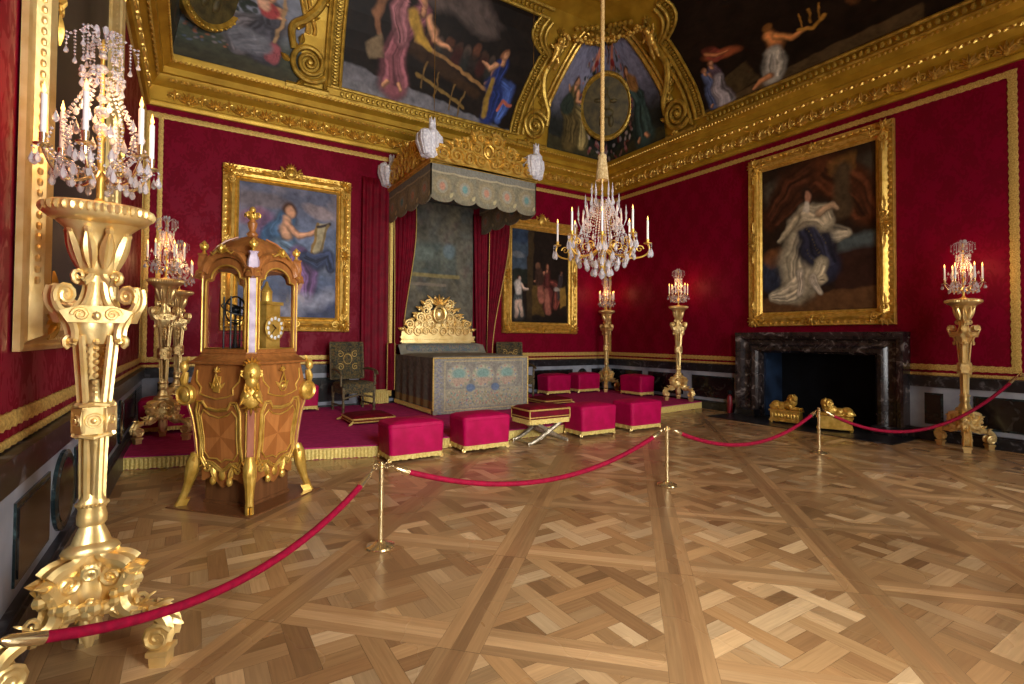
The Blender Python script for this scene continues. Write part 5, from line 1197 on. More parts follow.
    for (R_, cxy, tt) in ((Matrix.Rotation(0, 4, 'Z'), (.13, -.145), 0), (Matrix.Rotation(PI/2, 4, 'Z'), (-.05, -.225), 1)):
        q = R_ @ frame_m((cxy[0], cxy[1]-.005, zb+.22), (1, 0, 0), (0, 0, 1), (0, -1, 0))
        mb = MB(); mb.lathe([(.12, 0), (.122, .01), (.11, .015), (.075, .012), (.07, .006), (.001, .008)], 36, mat=q); mb.build('dial', M['gold'], t)
        mb = MB()
        for j in range(12): a = 2*PI*j/12; mb.ell((.093*math.cos(a), .093*math.sin(a), .014), .018, .018, .004, 10, 4, mat=q)
        mb.build('hour_plaque', M['enamel'], t)
        mb = MB(); mb.box(-.003, .003, -.01, .07, .016, .019, mat=q @ Matrix.Rotation(2.4, 4, 'Z')); mb.box(-.004, .004, -.01, .05, .019, .022, mat=q @ Matrix.Rotation(.9, 4, 'Z')); mb.build('hand', M['dark_iron'], t)
    mb = MB(); c = (-.14, .04, zb+.38)
    for ax in ('X', 'Y', 'Z'):
        m = Matrix.Translation(c) @ Matrix.Rotation(.5 if ax == 'Z' else PI/2, 4, ax if ax != 'Z' else 'X')
        mb.volute((0, 0, 0), .12, 1.0, .008, (1, 0, 0), (0, 1, 0), 0, 6, 0, 28, 1, m)
    mb.ell(c, .045, n=12, k=8); mb.lathe([(.09, 0), (.09, .02), (.03, .04), (.015, .1), (.012, .24), (.03, .25), (.012, .26), (.01, .36)], 16, c=(c[0], c[1], zb))
    for j in range(4): a = j*PI/2+.4; mb.tube([(c[0]+.1*math.cos(a), c[1]+.1*math.sin(a), zb+.02), (c[0]+.1*math.cos(a), c[1]+.1*math.sin(a), zb+.5)], .008, 6)
    for j in range(6): mb.lathe([(.05, 0), (.05, .008)], 18, c=(c[0]+.03*math.cos(j), c[1]+.05*math.sin(j), zb+.1+.06*j), mi=0, lobes=9, amp=.1)
    mb.build('planetary_works', M['dark_iron'], t)
    return t
make_clock()

# ---------------------------------------------------------------- carpeted platform, bed, canopy, curtains
def fringe_strip(mb, pts, z0, z1, out=.012, step=.018, band=.0):
    """vertical threads hanging along the polyline pts (xy), from z1 down to z0"""
    P2 = []
    for (x0, y0), (x1, y1) in zip(pts[:-1], pts[1:]):
        L = math.hypot(x1-x0, y1-y0); n = max(1, int(L/step)); nx, ny = (y1-y0)/L, -(x1-x0)/L
        for i in range(n+(1 if (x1, y1) == tuple(pts[-1]) else 0)): q = i/n; P2.append((x0+(x1-x0)*q, y0+(y1-y0)*q, nx, ny))
    rnd = random.Random(3); rows = []
    for z in (z1, z1-.012, z1-.02, z0):
        row = []
        for i, (x, y, nx, ny) in enumerate(P2):
            o = out*(1.1 if z > z1-.015 else (.5+.7*(i % 2)+(rnd.uniform(0, .5) if z == z0 else 0))); row.append((x+nx*o, y+ny*o, z+(rnd.uniform(-.008, .004) if z == z0 else 0)))
        rows.append(row)
    mb.loft(rows, False, False)
PLAT = [(XL+.07, 7.16), (2.0, 6.36), (5.4, 6.46), (6.9, 7.0), (XR-.13, 7.28)]
t = thing('carpeted_platform', 'low platform under a crimson carpet with gold fringe along its front edge', 'platform', (4.4, 8.5, 0))
L0 = Vector((-4.4, -8.5, 0))
mb = MB(); mb.prism([(x-4.4, y-8.5) for x, y in PLAT]+[(XR-.13-4.4, D-.13-8.5), (XL+.07-4.4, D-.13-8.5)], .148); mb.build('carpet', M['carpet'], t, False)
mb = MB(); fringe_strip(mb, [(x-4.4, y-8.5) for x, y in PLAT], .008, .135, .012, .022); mb.build('fringe', M['fringe'], t, False)

def make_bed():
    t = thing('state_bed', 'state bed under a grey embroidered coverlet with a gilded carved headboard', 'bed', (4.50, 9.2, .148))
    x0, x1, y0, y1 = -.96, 1.0, -.98, .97
    def top(u, v): 
        x = x0+(x1-x0)*u; y = y0+(y1-y0)*v; e = min(u, 1-u, v)*12; z = 1.0+.03*min(1, e)+(.20*max(0, min(1, (v-.84)/.08)) if v > .84 else 0); return (x, y, z)
    c = Canvas(140, 140, (132, 128, 112)); c.mottle(.5, 18, 3); c.mottle(.4, 20, 4, (96, 108, 108)); c.mottle(.4, 22, 5, (128, 98, 94)); paint_mesh('coverlet_top', c, top, t, M['fabric_paint'])
    # foot panel: bordered fields with medallions in coloured needlework
    c = Canvas(220, 110, (138, 134, 122)); c.mottle(.35, 26, 6); c.mottle(.35, 24, 7, (106, 116, 116)); c.mottle(.3, 26, 8, (146, 118, 110))
    c.poly([(.12, .12), (.93, .12), (.93, .5), (.12, .5)], (128, 122, 112), .5); c.poly([(.12, .57), (.93, .57), (.93, .9), (.12, .9)], (164, 156, 128), .55)
    for x in (.25, .5, .76):
        c.ell(x, .34, .115, .2, (176, 170, 144), op=.75, soft=.12); c.ell(x, .3, .07, .09, (96, 146, 142), op=.7); c.ell(x, .44, .08, .07, (170, 132, 116), op=.55)
        for k in range(14): a = k*.449; c.ell(x+.10*math.cos(a), .34+.17*math.sin(a), .01, .018, [(100, 120, 150), (168, 110, 104), (120, 140, 110)][k % 3], op=.7)
    for x in (.37, .63): c.ell(x, .56, .045, .07, (88, 108, 138), op=.85, soft=.1)
    rnd = random.Random(2)
    for i in range(240): c.ell(rnd.uniform(.13, .92), rnd.uniform(.6, .88), .008, .014, [(92, 138, 132), (170, 104, 96), (186, 176, 140), (90, 104, 134), (140, 130, 84)][rnd.randrange(5)], op=.6)
    for i in range(60): c.ell(.05+.02*math.sin(i), i/60, .02, .02, (104, 112, 140) if i % 2 else (160, 150, 128), op=.6)
    c.line([(.11, .08), (.94, .08), (.94, .94), (.11, .94), (.11, .08)], .008, (176, 160, 120)); c.mottle(.45, 60, 9)
    paint_mesh('foot_cover', c, lambda u, v: (x0+(x1-x0)*u, y0-.006+.012*math.sin(u*40)*(1-v)*.3, .012+.998*v+.0), t, M['fabric_paint'])
    for s, nm in ((-1, 0), (1, 1)):
        c = Canvas(120, 80, (104, 100, 88)); c.mottle(.5, 20, 12+nm); c.mottle(.35, 20, 5, (90, 98, 98)); c.poly([(0, .84), (1, .84), (1, .98), (0, .98)], (150, 126, 74), .8)
        xx = x0 if s < 0 else x1
        paint_mesh('side_cover', c, lambda u, v, xx=xx, s=s: (xx+s*(.012*math.sin(u*34)*(1-v)), (y1+(y0-y1)*u) if s < 0 else (y0+(y1-y0)*u), .10+.90*v), t, M['fabric_paint'])
    mb = MB(); mb.box(x0+.03, x1-.03, y0+.04, y1, .16, .98); mb.build('mattress', M['tapestry'], t)
    mb = MB()
    for xx in (x0, x1): mb.tube([(xx, y0-.004, .08), (xx, y0-.004, 1.0)], .014, 6)
    mb.tube([(x0, y0-.004, .99), (x1, y0-.004, .99)], .012, 6); mb.build('gold_piping', M['braid'], t)
    mb = MB(); fringe_strip(mb, [(x0-.01, y1), (x0-.01, y0+.01)], .03, .11, .01, .02); mb.build('fringe', M['fringe'], t, False)
    for xx in (x0+.05, x1-.05):
        for yy in (y0+.05, y1-.08):
            mb = MB(); mb.lathe([(.03, 0), (.05, .03), (.03, .06), (.04, .1), (.035, .18)], 12, c=(xx, yy, 0)); mb.build('leg', M['gold_pale'], t)
    mb = MB(); mb.lathe([(.001, 0), (.09, .02), (.12, .1), (.12, 1.6), (.09, 1.68), (.001, 1.7)], 16, mat=Matrix.Translation((-.83, .80, 1.10)) @ Matrix.Rotation(PI/2, 4, 'Y')); mb.build('bolster', M['tapestry'], t)
    # headboard
    m = frame_m((-.02, .97, .04), (1, 0, 0), (0, 0, 1), (0, -1, 0)); mb = MB()
    mb.box(-.84, .84, 1.21, 1.32, 0, .06, mat=m); mb.box(-.86, .86, 1.30, 1.34, 0, .08, mat=m); mb.box(-.86, .86, 1.21, 1.24, 0, .075, mat=m)
    for i in range(44): mb.ell((-.83+1.66*i/43, 1.27, .065), .014, .018, .012, 6, 4, mat=m)
    cresting(mb, -.82, .82, 1.34, lambda u: .14+.80*(math.sin(PI*u)**1.3), m, 4, 1.5)
    mb.box(-.80, .80, .3, 1.22, -.02, .0, mat=m)
    mb.build('headboard', M['gold_pale'], t)
    return t
make_bed()

t = thing('bed_canopy', 'fringed embroidered bed canopy with gilded cresting and white plumes', 'canopy', (4.5, 9.2, 3.85))
CX0, CX1, CY0, CY1 = -1.09, 1.10, -1.09, 1.18
def scallop(u, n): q = (u*n) % 1; return .10*(1-math.sqrt(max(0, 1-(2*q-1)**2)))
def valance(u0, cx, W, n, inner=False):
    cv = Canvas(200, 60, (126, 120, 98)) if not inner else Canvas(80, 30, (84, 84, 76)); cv.mottle(.3, 14, 3); cv.mottle(.3, 16, 4, (120, 124, 120)); cv.mottle(.25, 14, 9, (150, 120, 100))
    if not inner:
        cv.poly([(0, 0), (1, 0), (1, .26), (0, .26)], (120, 118, 110), .8)
        for i in range(n):
            x = (i+.5)/n; w_ = .4/n; cv.ell(x, .6, w_, .27, (152, 138, 106), op=.6, soft=.1); cv.ell(x, .6, w_*.6, .17, (150, 146, 130), op=.8, soft=.1); cv.ell(x, .6, w_*.3, .1, [(186, 128, 104), (90, 140, 140), (186, 128, 104)][i % 3], op=.8)
            cv.ell(x+w_, .85, w_*.2, .06, (190, 176, 130), op=.8)
        cv.line([(0, .27), (1, .27)], .02, (170, 158, 128)); cv.mottle(.4, 40, 2)
    return cv
for nm, (p0, p1), n in (('front_valance', ((CX0, CY0), (CX1, CY0)), 5), ('left_valance', ((CX0, CY1), (CX0, CY0)), 4), ('right_valance', ((CX1, CY0), (CX1, CY1)), 4)):
    def sf(u, v, p0=p0, p1=p1, n=n):
        return (p0[0]+(p1[0]-p0[0])*u, p0[1]+(p1[1]-p0[1])*u, (.0+scallop(u, n))*(1-v)+.70*v)
    o = paint_mesh(nm, valance(0, 0, 0, n), sf, t, M['fabric_paint'])
    s = o.modifiers.new('thickness', 'SOLIDIFY'); s.thickness = .02; s.offset = -1
mb = MB(); mb.box(CX0, CX1, CY0, CY1, .66, .70); mb.box(CX0+.12, CX1-.12, CY0+.12, CY1, .60, .66); mb.build('tester', M['tapestry_wall'], t, False)
mb = MB(); pts = [(CX0-.005, CY1), (CX0-.005, CY0-.005), (CX1+.005, CY0-.005), (CX1+.005, CY1)]
mb.tube([(x, y, .71) for x, y in pts], .035, 8); mb.tube([(x, y, .66) for x, y in pts], .012, 6); mb.build('gilt_rail', M['gold'], t)
prof = lambda u: .16+.48*math.sin(PI*u)**1.1
m = frame_m((0, CY0, 0), (1, 0, 0), (0, 0, 1), (0, -1, 0)); mb = MB(); cresting(mb, CX0+.05, CX1-.05, .70, prof, m, 8, 1.3); mb.build('front_cresting', M['gold'], t)
m = frame_m((CX0, (CY0+CY1)/2, 0), (0, -1, 0), (0, 0, 1), (-1, 0, 0)); mb = MB(); cresting(mb, -1.05, 1.05, .70, prof, m, 9, 1.2); mb.build('side_cresting', M['gold'], t)
m = frame_m((CX1, (CY0+CY1)/2, 0), (0, 1, 0), (0, 0, 1), (1, 0, 0)); mb = MB(); cresting(mb, -1.05, 1.05, .70, prof, m, 9, 1.2); mb.build('side_cresting', M['gold'], t)
for i, (x, y) in enumerate(((CX0+.02, CY0+.0), (CX1, CY0+.0), (CX0+.02, CY1-.16))):
    mb = MB(); rnd = random.Random(20+i)
    for k in range(13):
        a = 2*PI*k/13*1.0+rnd.uniform(-.2, .2); q = .13 if k else 0
        if k > 8: q = .03; a = k*2.1
        c_ = (x+q*math.cos(a), y+q*math.sin(a)); h = rnd.uniform(.34, .42)+(0 if q > .05 else .05)
        mb.tube([(x, y, .74), (c_[0], c_[1], .80), (x+q*1.5*math.cos(a), y+q*1.5*math.sin(a), .80+h*.55), (x+q*1.5*math.cos(a), y+q*1.5*math.sin(a), .80+h*.85), (x+q*1.15*math.cos(a), y+q*1.15*math.sin(a), .80+h)], [.03, .075, .09, .08, .03], 8)
    for k in range(5): a = k*1.3; mb.tube([(x, y, 1.15), (x+.02*math.cos(a), y+.02*math.sin(a), 1.28), (x+.05*math.cos(a), y+.05*math.sin(a), 1.42)], [.07, .04, .006], 6)
    mb.build('plume', M['plume'], t)
mb = MB()
for x in (CX0+.06, CX1-.06): mb.tube([(x, CY0+.02, .74), (x, CY0+.02, ZC-3.85)], .006, 5)
mb.build('suspension_wire', M['gold_shade'], t)

def curtain(name, label, x0, x1, y, z0, z1, wfun, n=9, amp=.035, mat='curtain', edges=(0, 1), group=None, trim_c=None):
    """hanging pleated cloth; wfun(v)->(left x, right x) for v 0 bottom..1 top"""
    xc = (x0+x1)/2; t = thing(name, label, 'curtain', (xc, y, z0), group=group); mb = MB(); cols = n*8; rows = 24; R_ = []
    for j in range(rows+1):
        v = j/rows; a, b = wfun(v); R_.append([(a+(b-a)*i/cols-xc, -amp*(.6+.4*v)*math.sin(2*PI*n*i/cols+.6*math.sin(v*3))-amp*.3*math.sin(i*.7), (z1-z0)*v) for i in range(cols+1)])
    mb.loft(R_, False, False); o = mb.build('cloth', M[mat], t, True, ang=180); s = o.modifiers.new('thickness', 'SOLIDIFY'); s.thickness = .01
    mb = MB()
    for e in edges: i = int(e*cols); mb.tube([(r[i][0], r[i][1]-.012, r[i][2]) for r in R_], .010, 6)
    mb.build('gold_edging', M['braid'], t)
    return t
def ss(x): x = min(max(x, 0), 1); return x*x*(3-2*x)
curtain('wall_hanging', 'crimson hanging panel with gold edge at the left of the bed, down to the carpet', 2.86, 3.42, 10.3, .22, 4.75, lambda v: (2.86, 3.42), 4, .014, edges=(1,))
mb = MB(); fringe_strip(mb, [(2.86, 10.22), (3.42, 10.22)], .16, .44, .012, .02); o = mb.build('gold_hem_fringe', M['fringe'], None, False); tag(o, 'deep gold fringe at the foot of the crimson wall hanging left of the bed', 'fringe')
mb = MB(); mb.box(3.42, 3.48, 10.22, 10.25, .3, 4.55); o = mb.build('gold_border_strip', M['braid'], None, False); tag(o, 'upright gold border strip on the wall at the left of the bed', 'border')
curtain('bed_curtain', 'left crimson bed curtain gathered in towards the headboard', 3.5, 4.0, 10.24, 1.28, 4.3, lambda v: (3.50+.04*(1-v), 3.50+.04*(1-v)+.18+.30*ss((v-.02)*1.15)), 5, .03, edges=(0, 1), group='crimson curtains of the bed')
curtain('bed_curtain', 'lower crimson bed curtain piece hanging beside the left of the bed head', 3.36, 3.53, 10.16, .42, 1.38, lambda v: (3.36, 3.52), 3, .02, edges=(0, 1), group='crimson curtains of the bed')
curtain('bed_curtain', 'right crimson bed curtain hanging straight behind the bed', 5.36, 5.80, 10.27, 1.1, 4.3, lambda v: (5.36+.10*(1-v), 5.80-.05*(1-v)), 4, .03, edges=(1,), group='crimson curtains of the bed')
curtain('bed_curtain', 'outer right crimson bed curtain sweeping inwards to its foot', 5.75, 6.25, 10.2, 1.1, 4.35, lambda v: (5.70+.05*v, 5.84+.46*ss(v*1.05)), 5, .03, edges=(0, 1), group='crimson curtains of the bed')
c = Canvas(110, 200, (92, 88, 76)); c.mottle(.7, 9, 31); c.mottle(.55, 10, 32, (132, 122, 96)); c.mottle(.25, 9, 34, (70, 88, 96)); c.mottle(.4, 12, 35, (104, 80, 78)); c.poly([(.1, .28), (.75, .28), (.75, .50), (.1, .50)], (76, 92, 88), .5, .02); c.line([(.08, .5), (.78, .5)], .012, (136, 122, 80)); c.line([(.1, .56), (.6, .56)], .01, (128, 116, 100)); c.ell(.3, .36, .14, .05, (120, 130, 120), op=.5); c.ell(.65, .33, .08, .05, (118, 138, 146), op=.5); c.mottle(.5, 50, 6)
t = thing('tapestry_panel', 'embroidered grey-green panel hanging behind the headboard under the canopy', 'tapestry', (4.55, 10.34, 1.2))
o = paint_mesh('cloth', c, lambda u, v: (-.85+1.7*u, -.02*math.sin(u*9), 3.3*v), t, M['fabric_paint']); s = o.modifiers.new('thickness', 'SOLIDIFY'); s.thickness = .02

# ---------------------------------------------------------------- stools, cushions, armchairs
def make_stool(label, loc, rz=0, w=.71, d=.48, h=.465, dark=False):
    t = thing('tabouret', label, 'stool', loc, rz, 'stools under crimson covers')
    mb = MB(); n = 10
    def ring(s, z, r=.05):
        out = []
        for cx, cy, a0 in ((w/2-r, d/2-r, 0), (-w/2+r, d/2-r, PI/2), (-w/2+r, -d/2+r, PI), (w/2-r, -d/2+r, 3*PI/2)):
            for k in range(6): a = a0+PI/2*k/5; out.append(((cx+r*math.cos(a))*s, (cy+r*math.sin(a))*s, z))
            nx = {0: (-1, 0), PI/2: (0, -1), PI: (1, 0)}.get(a0, (0, 1))
            L = (w if nx[0] else d)-2*r
            for k in range(1, 8):
                q = k/8; px, py = out[-1 if k == 1 else -1][:2]
                b = (cx+r*math.cos(a0+PI/2), cy+r*math.sin(a0+PI/2)); wob = .006*math.sin(k*2.1+a0*3+z*9)*(1-(z-.09)/h)
                x = b[0]+nx[0]*L*q; y = b[1]+nx[1]*L*q; out.append(((x-nx[1]*wob)*s, (y+nx[0]*wob)*s, z))
        return out
    Z = [(.965, .10), (.97, .16), (.985, .30), (1.0, h-.05), (.995, h-.02), (.96, h)]
    rings = [ring(s, z) for s, z in Z]+[[(x*f, y*f, h+dz) for x, y, _ in ring(.96, h)] for f, dz in ((.85, .018), (.6, .032), (.25, .04), (.02, .042))]
    mb.loft(rings); mb.build('cover', M['velvet'], t)
    mb = MB(); r0 = ring(.975, .10); pts = [(x, y) for x, y, z in r0][::-1]; pts.append(pts[0]); fringe_strip(mb, pts, .045, .125, .006, .016); mb.build('fringe', M['fringe'], t, False)
    mb = MB(); p_ = ring(1.003, h-.04); mb.tube([Vector(p) for p in p_]+[Vector(p_[0])], .004, 5); mb.build('piping', M['velvet'], t)
    for sx in (-1, 1):
        for sy in (-1, 1):
            mb = MB(); x, y = sx*(w/2-.06), sy*(d/2-.06)
            mb.tube([(x-sx*.02, y-sy*.01, .16), (x, y, .09), (x+sx*.02, y+sy*.015, .045), (x+sx*.035, y+sy*.02, .018)], [.028, .022, .018, .016], 8)
            mb.volute((x+sx*.035, y+sy*.01, .038), .026, 1.2, .010, (sx, 0, 0), (0, 0, 1), -1.2, 6, 0, 8, .2); mb.build('leg', M['gold_pale'], t)
    return t
ST = [((2.33, 6.09, 0), 0, 'crimson covered stool in front of the bed, leftmost of the front row'), ((3.33, 6.14, 0), 0, 'crimson covered stool at the foot of the bed, just left of the folding stool'),
      ((5.31, 6.17, 0), 0, 'crimson covered stool just right of the folding stool'), ((6.33, 6.16, 0), 0, 'crimson covered stool at the right end of the front row'),
      ((7.47, 10.0, .148), 0, 'crimson covered stool at the back wall, just right of the bed'), ((8.42, 10.02, .148), 0, 'crimson covered stool at the back wall beside the corner torchere'),
      ((9.10, 8.86, .148), PI/2, 'crimson covered stool against the right wall between two torcheres'), ((1.62, 10.0, .148), 0, 'crimson covered stool at the back wall, mostly behind the clock'),
      ((-.26, 8.76, .148), 0, 'crimson covered stool at the left wall behind the gilded torchere')]
s0 = None
for p, rz, lab in ST:
    if s0 is None: s0 = make_stool(lab, p, rz)
    else: dup(s0, p, rz, lab)
t = thing('folding_stool', 'crimson velvet folding stool with gold braid and crossed silvered legs', 'stool', (4.33, 6.12, 0))
mb = MB(); w, d = .36, .25
def rr(w, d, z, r=.05, n=5): return [(sx*(w-r)+r*math.cos(a0+PI/2*k/n), sy*(d-r)+r*math.sin(a0+PI/2*k/n), z) for sx, sy, a0 in ((1, 1, 0), (-1, 1, PI/2), (-1, -1, PI), (1, -1, 3*PI/2)) for k in range(n+1)]
mb.loft([rr(w-.02, d-.02, .30), rr(w, d, .32), rr(w, d, .44), rr(w-.01, d-.01, .455), rr(w*.85, d*.85, .48), rr(w*.5, d*.5, .495), rr(.06, .06, .5, .01)]); mb.build('seat', M['velvet_dark'], t, loc=(0, 0, .045))
mb = MB()
for z, r in ((.445, .012), (.345, .008)): q = rr(w+.004, d+.004, z); mb.tube(q+[q[0]], r, 6)
for sx in (-1, 1):
    for sy in (-1, 1): mb.tube([(sx*(w-.01), sy*(d-.01), .445), (sx*(w-.01), sy*(d-.01), .30)], .009, 6)
mb.build('gold_braid', M['braid'], t, loc=(0, 0, .045))
mb = MB(); q = [(x, y) for x, y, z in rr(w+.002, d+.002, 0)][::-1]; fringe_strip(mb, q+[q[0]], .295, .39, .006, .014); mb.build('fringe', M['fringe'], t, False)
for sy in (-1, 1):
    for sx in (-1, 1):
        mb = MB(); y = sy*(d-.05)+sx*.012
        mb.tube([(-sx*.27, y, .345), (-sx*.17, y, .28), (0, y, .18), (sx*.16, y, .095), (sx*.27, y, .045), (sx*.33, y, .026)], [.026, .03, .034, .03, .026, .022], 8)
        mb.volute((sx*.33, y, .026), .026, 1.1, .011, (sx, 0, 0), (0, 0, 1), -1.4, 6, 0, 8, .25)
        leaf(mb, (0, 0, 0), PI/2, .1, .025, .015, frame_m((sx*.10, y-.02, .12), (0, 0, 1), (sx, 0, -.5), (0, -1, 0))); mb.build('leg', M['silver'], t)
    mb = MB(); mb.ell((0, sy*(d-.05), .18), .045, .04, .045, 12, 8); mb.volute((0, sy*(d-.05)-.03, .18), .035, 1, .008, (1, 0, 0), (0, 0, 1), 0, 6, 0, 14, 1); mb.build('boss', M['silver'], t)
mb = MB()
for sx in (-1, 1): mb.tube([(sx*.30, -d+.05, .022), (sx*.30, d-.05, .022)], .014, 8)
mb.build('stretcher', M['silver'], t)

def make_cushion(label, loc, rz, w=.34, d=.33):
    t = thing('kneeling_cushion', label, 'cushion', loc, rz, 'crimson cushions on the carpeted platform')
    mb = MB(); z = .03; mb.loft([rr(w-.02, d-.02, z), rr(w, d, z+.03), rr(w, d, z+.06), rr(w*.9, d*.9, z+.09), rr(w*.6, d*.6, z+.115), rr(.1, .1, z+.12, .02)]); mb.build('pad', M['velvet_dark'], t)
    mb = MB(); q = rr(w+.004, d+.004, z+.055); mb.tube(q+[q[0]], .016, 6); q = rr(w, d, z+.01); mb.tube(q+[q[0]], .012, 6); mb.build('gold_braid', M['braid'], t)
    for sx in (-1, 1):
        for sy in (-1, 1): mb = MB(); mb.tube([(sx*(w-.02), sy*(d-.02), z+.03), (sx*(w+.02), sy*(d+.02), .03), (sx*(w+.06), sy*(d+.05), .014)], [.012, .02, .012], 7); mb.build('tassel', M['fringe'], t)
    return t
k0 = make_cushion('crimson kneeling cushion with gold braid on the carpet in front of the armchair', (2.42, 8.22, .148), 0)
dup(k0, (6.35, 8.65, .148), 0, 'crimson kneeling cushion with gold braid on the carpet right of the bed')

def make_armchair(label, loc, rz):
    t = thing('state_armchair', label, 'armchair', loc, rz, 'high-backed armchairs flanking the bed')
    w = .30; d = .28
    mb = MB(); mb.loft([rr(w, d, .40), rr(w+.005, d+.005, .43), rr(w, d, .50), rr(w*.9, d*.9, .525), rr(w*.5, d*.5, .54), rr(.05, .05, .542, .01)]); mb.build('seat', M['tapestry_chair'], t)
    mb = MB(); m = Matrix.Translation((0, .28, 0)) @ Matrix.Rotation(-.10, 4, 'X'); mb.box(-.32, .32, -.03, .035, .56, 1.24, mat=m); mb.loft([[(-.29, -.03, .60), (.29, -.03, .60), (.29, -.03, 1.20), (-.29, -.03, 1.20)], [(-.24, -.07, .66), (.24, -.07, .66), (.24, -.07, 1.14), (-.24, -.07, 1.14)]], mat=m); mb.build('backrest', M['tapestry_chair'], t)
    mb = MB()
    for a, b in (((-.32, .56), (-.32, 1.25)), ((.32, .56), (.32, 1.25)), ((-.32, 1.25), (.32, 1.25)), ((-.32, .56), (.32, .56))): mb.tube([(a[0], -.035, a[1]), (b[0], -.035, b[1])], .014, 6, mat=m)
    mb.build('back_braid', M['wood_leg'], t)
    # raised needlework scrolls on the back
    mb = MB(); m2 = m @ frame_m((0, -.07, .9), (1, 0, 0), (0, 0, 1), (0, -1, 0))
    for sd in (-1, 1):
        for y in (.12, -.12): mb.volute((sd*.14, y, .0), .07, 1.4, .008, (sd, 0, 0), (0, 1, 0), 1, 5, 0, 9, .15, m2)
    mb.volute((0, .03, 0), .08, 1, .008, (1, 0, 0), (0, 1.2, 0), 0, 5, 0, 16, 1, m2); mb.build('needlework_scrolls', M['braid'], t)
    for sx in (-1, 1):
        mb = MB(); mb.tube([(sx*.31, .26, .74), (sx*.33, .1, .76), (sx*.34, -.1, .74), (sx*.34, -.24, .71), (sx*.34, -.29, .67)], [.02, .024, .026, .028, .022], 8); mb.volute((sx*.34, -.27, .68), .035, 1.1, .012, (0, -1, 0), (0, 0, 1), 1, 6, 0, 9, .2); mb.build('armrest', M['wood_leg'], t)
        mb = MB(); mb.lathe([(.02, .46), (.03, .5), (.018, .54), (.026, .6), (.018, .66), (.022, .7)], 10, c=(sx*.32, -.22, 0)); mb.build('arm_support', M['wood_leg'], t)
        for sy in (-1, 1):
            mb = MB(); mb.lathe([(.028, 0), (.03, .02), (.018, .04), (.028, .08), (.03, .14), (.018, .18), (.026, .26), (.032, .36), (.03, .44)], 10, c=(sx*.29, sy*.26, 0)); mb.build('leg', M['wood_leg'], t)
        mb = MB(); mb.tube([(sx*.29, -.26, .11), (sx*.29, .26, .11)], .018, 8); mb.build('stretcher', M['wood_leg'], t)
    mb = MB(); mb.tube([(-.29, -.25, .24), (-.1, -.25, .28), (0, -.25, .30), (.1, -.25, .28), (.29, -.25, .24)], .018, 8); mb.build('front_stretcher', M['wood_leg'], t)
    mb = MB(); fringe_strip(mb, [(-w, d), (-w, -d), (w, -d), (w, d)], .33, .42, .006, .016); mb.build('seat_valance', M['tapestry_chair'], t, False)
    return t
a0 = make_armchair('high-backed armchair in dark embroidery, left of the bed before the wall', (2.56, 9.65, .148), .12)
dup(a0, (6.2, 9.72, .148), -.1, 'high-backed armchair in dark embroidery, mostly hidden behind the right side of the bed')

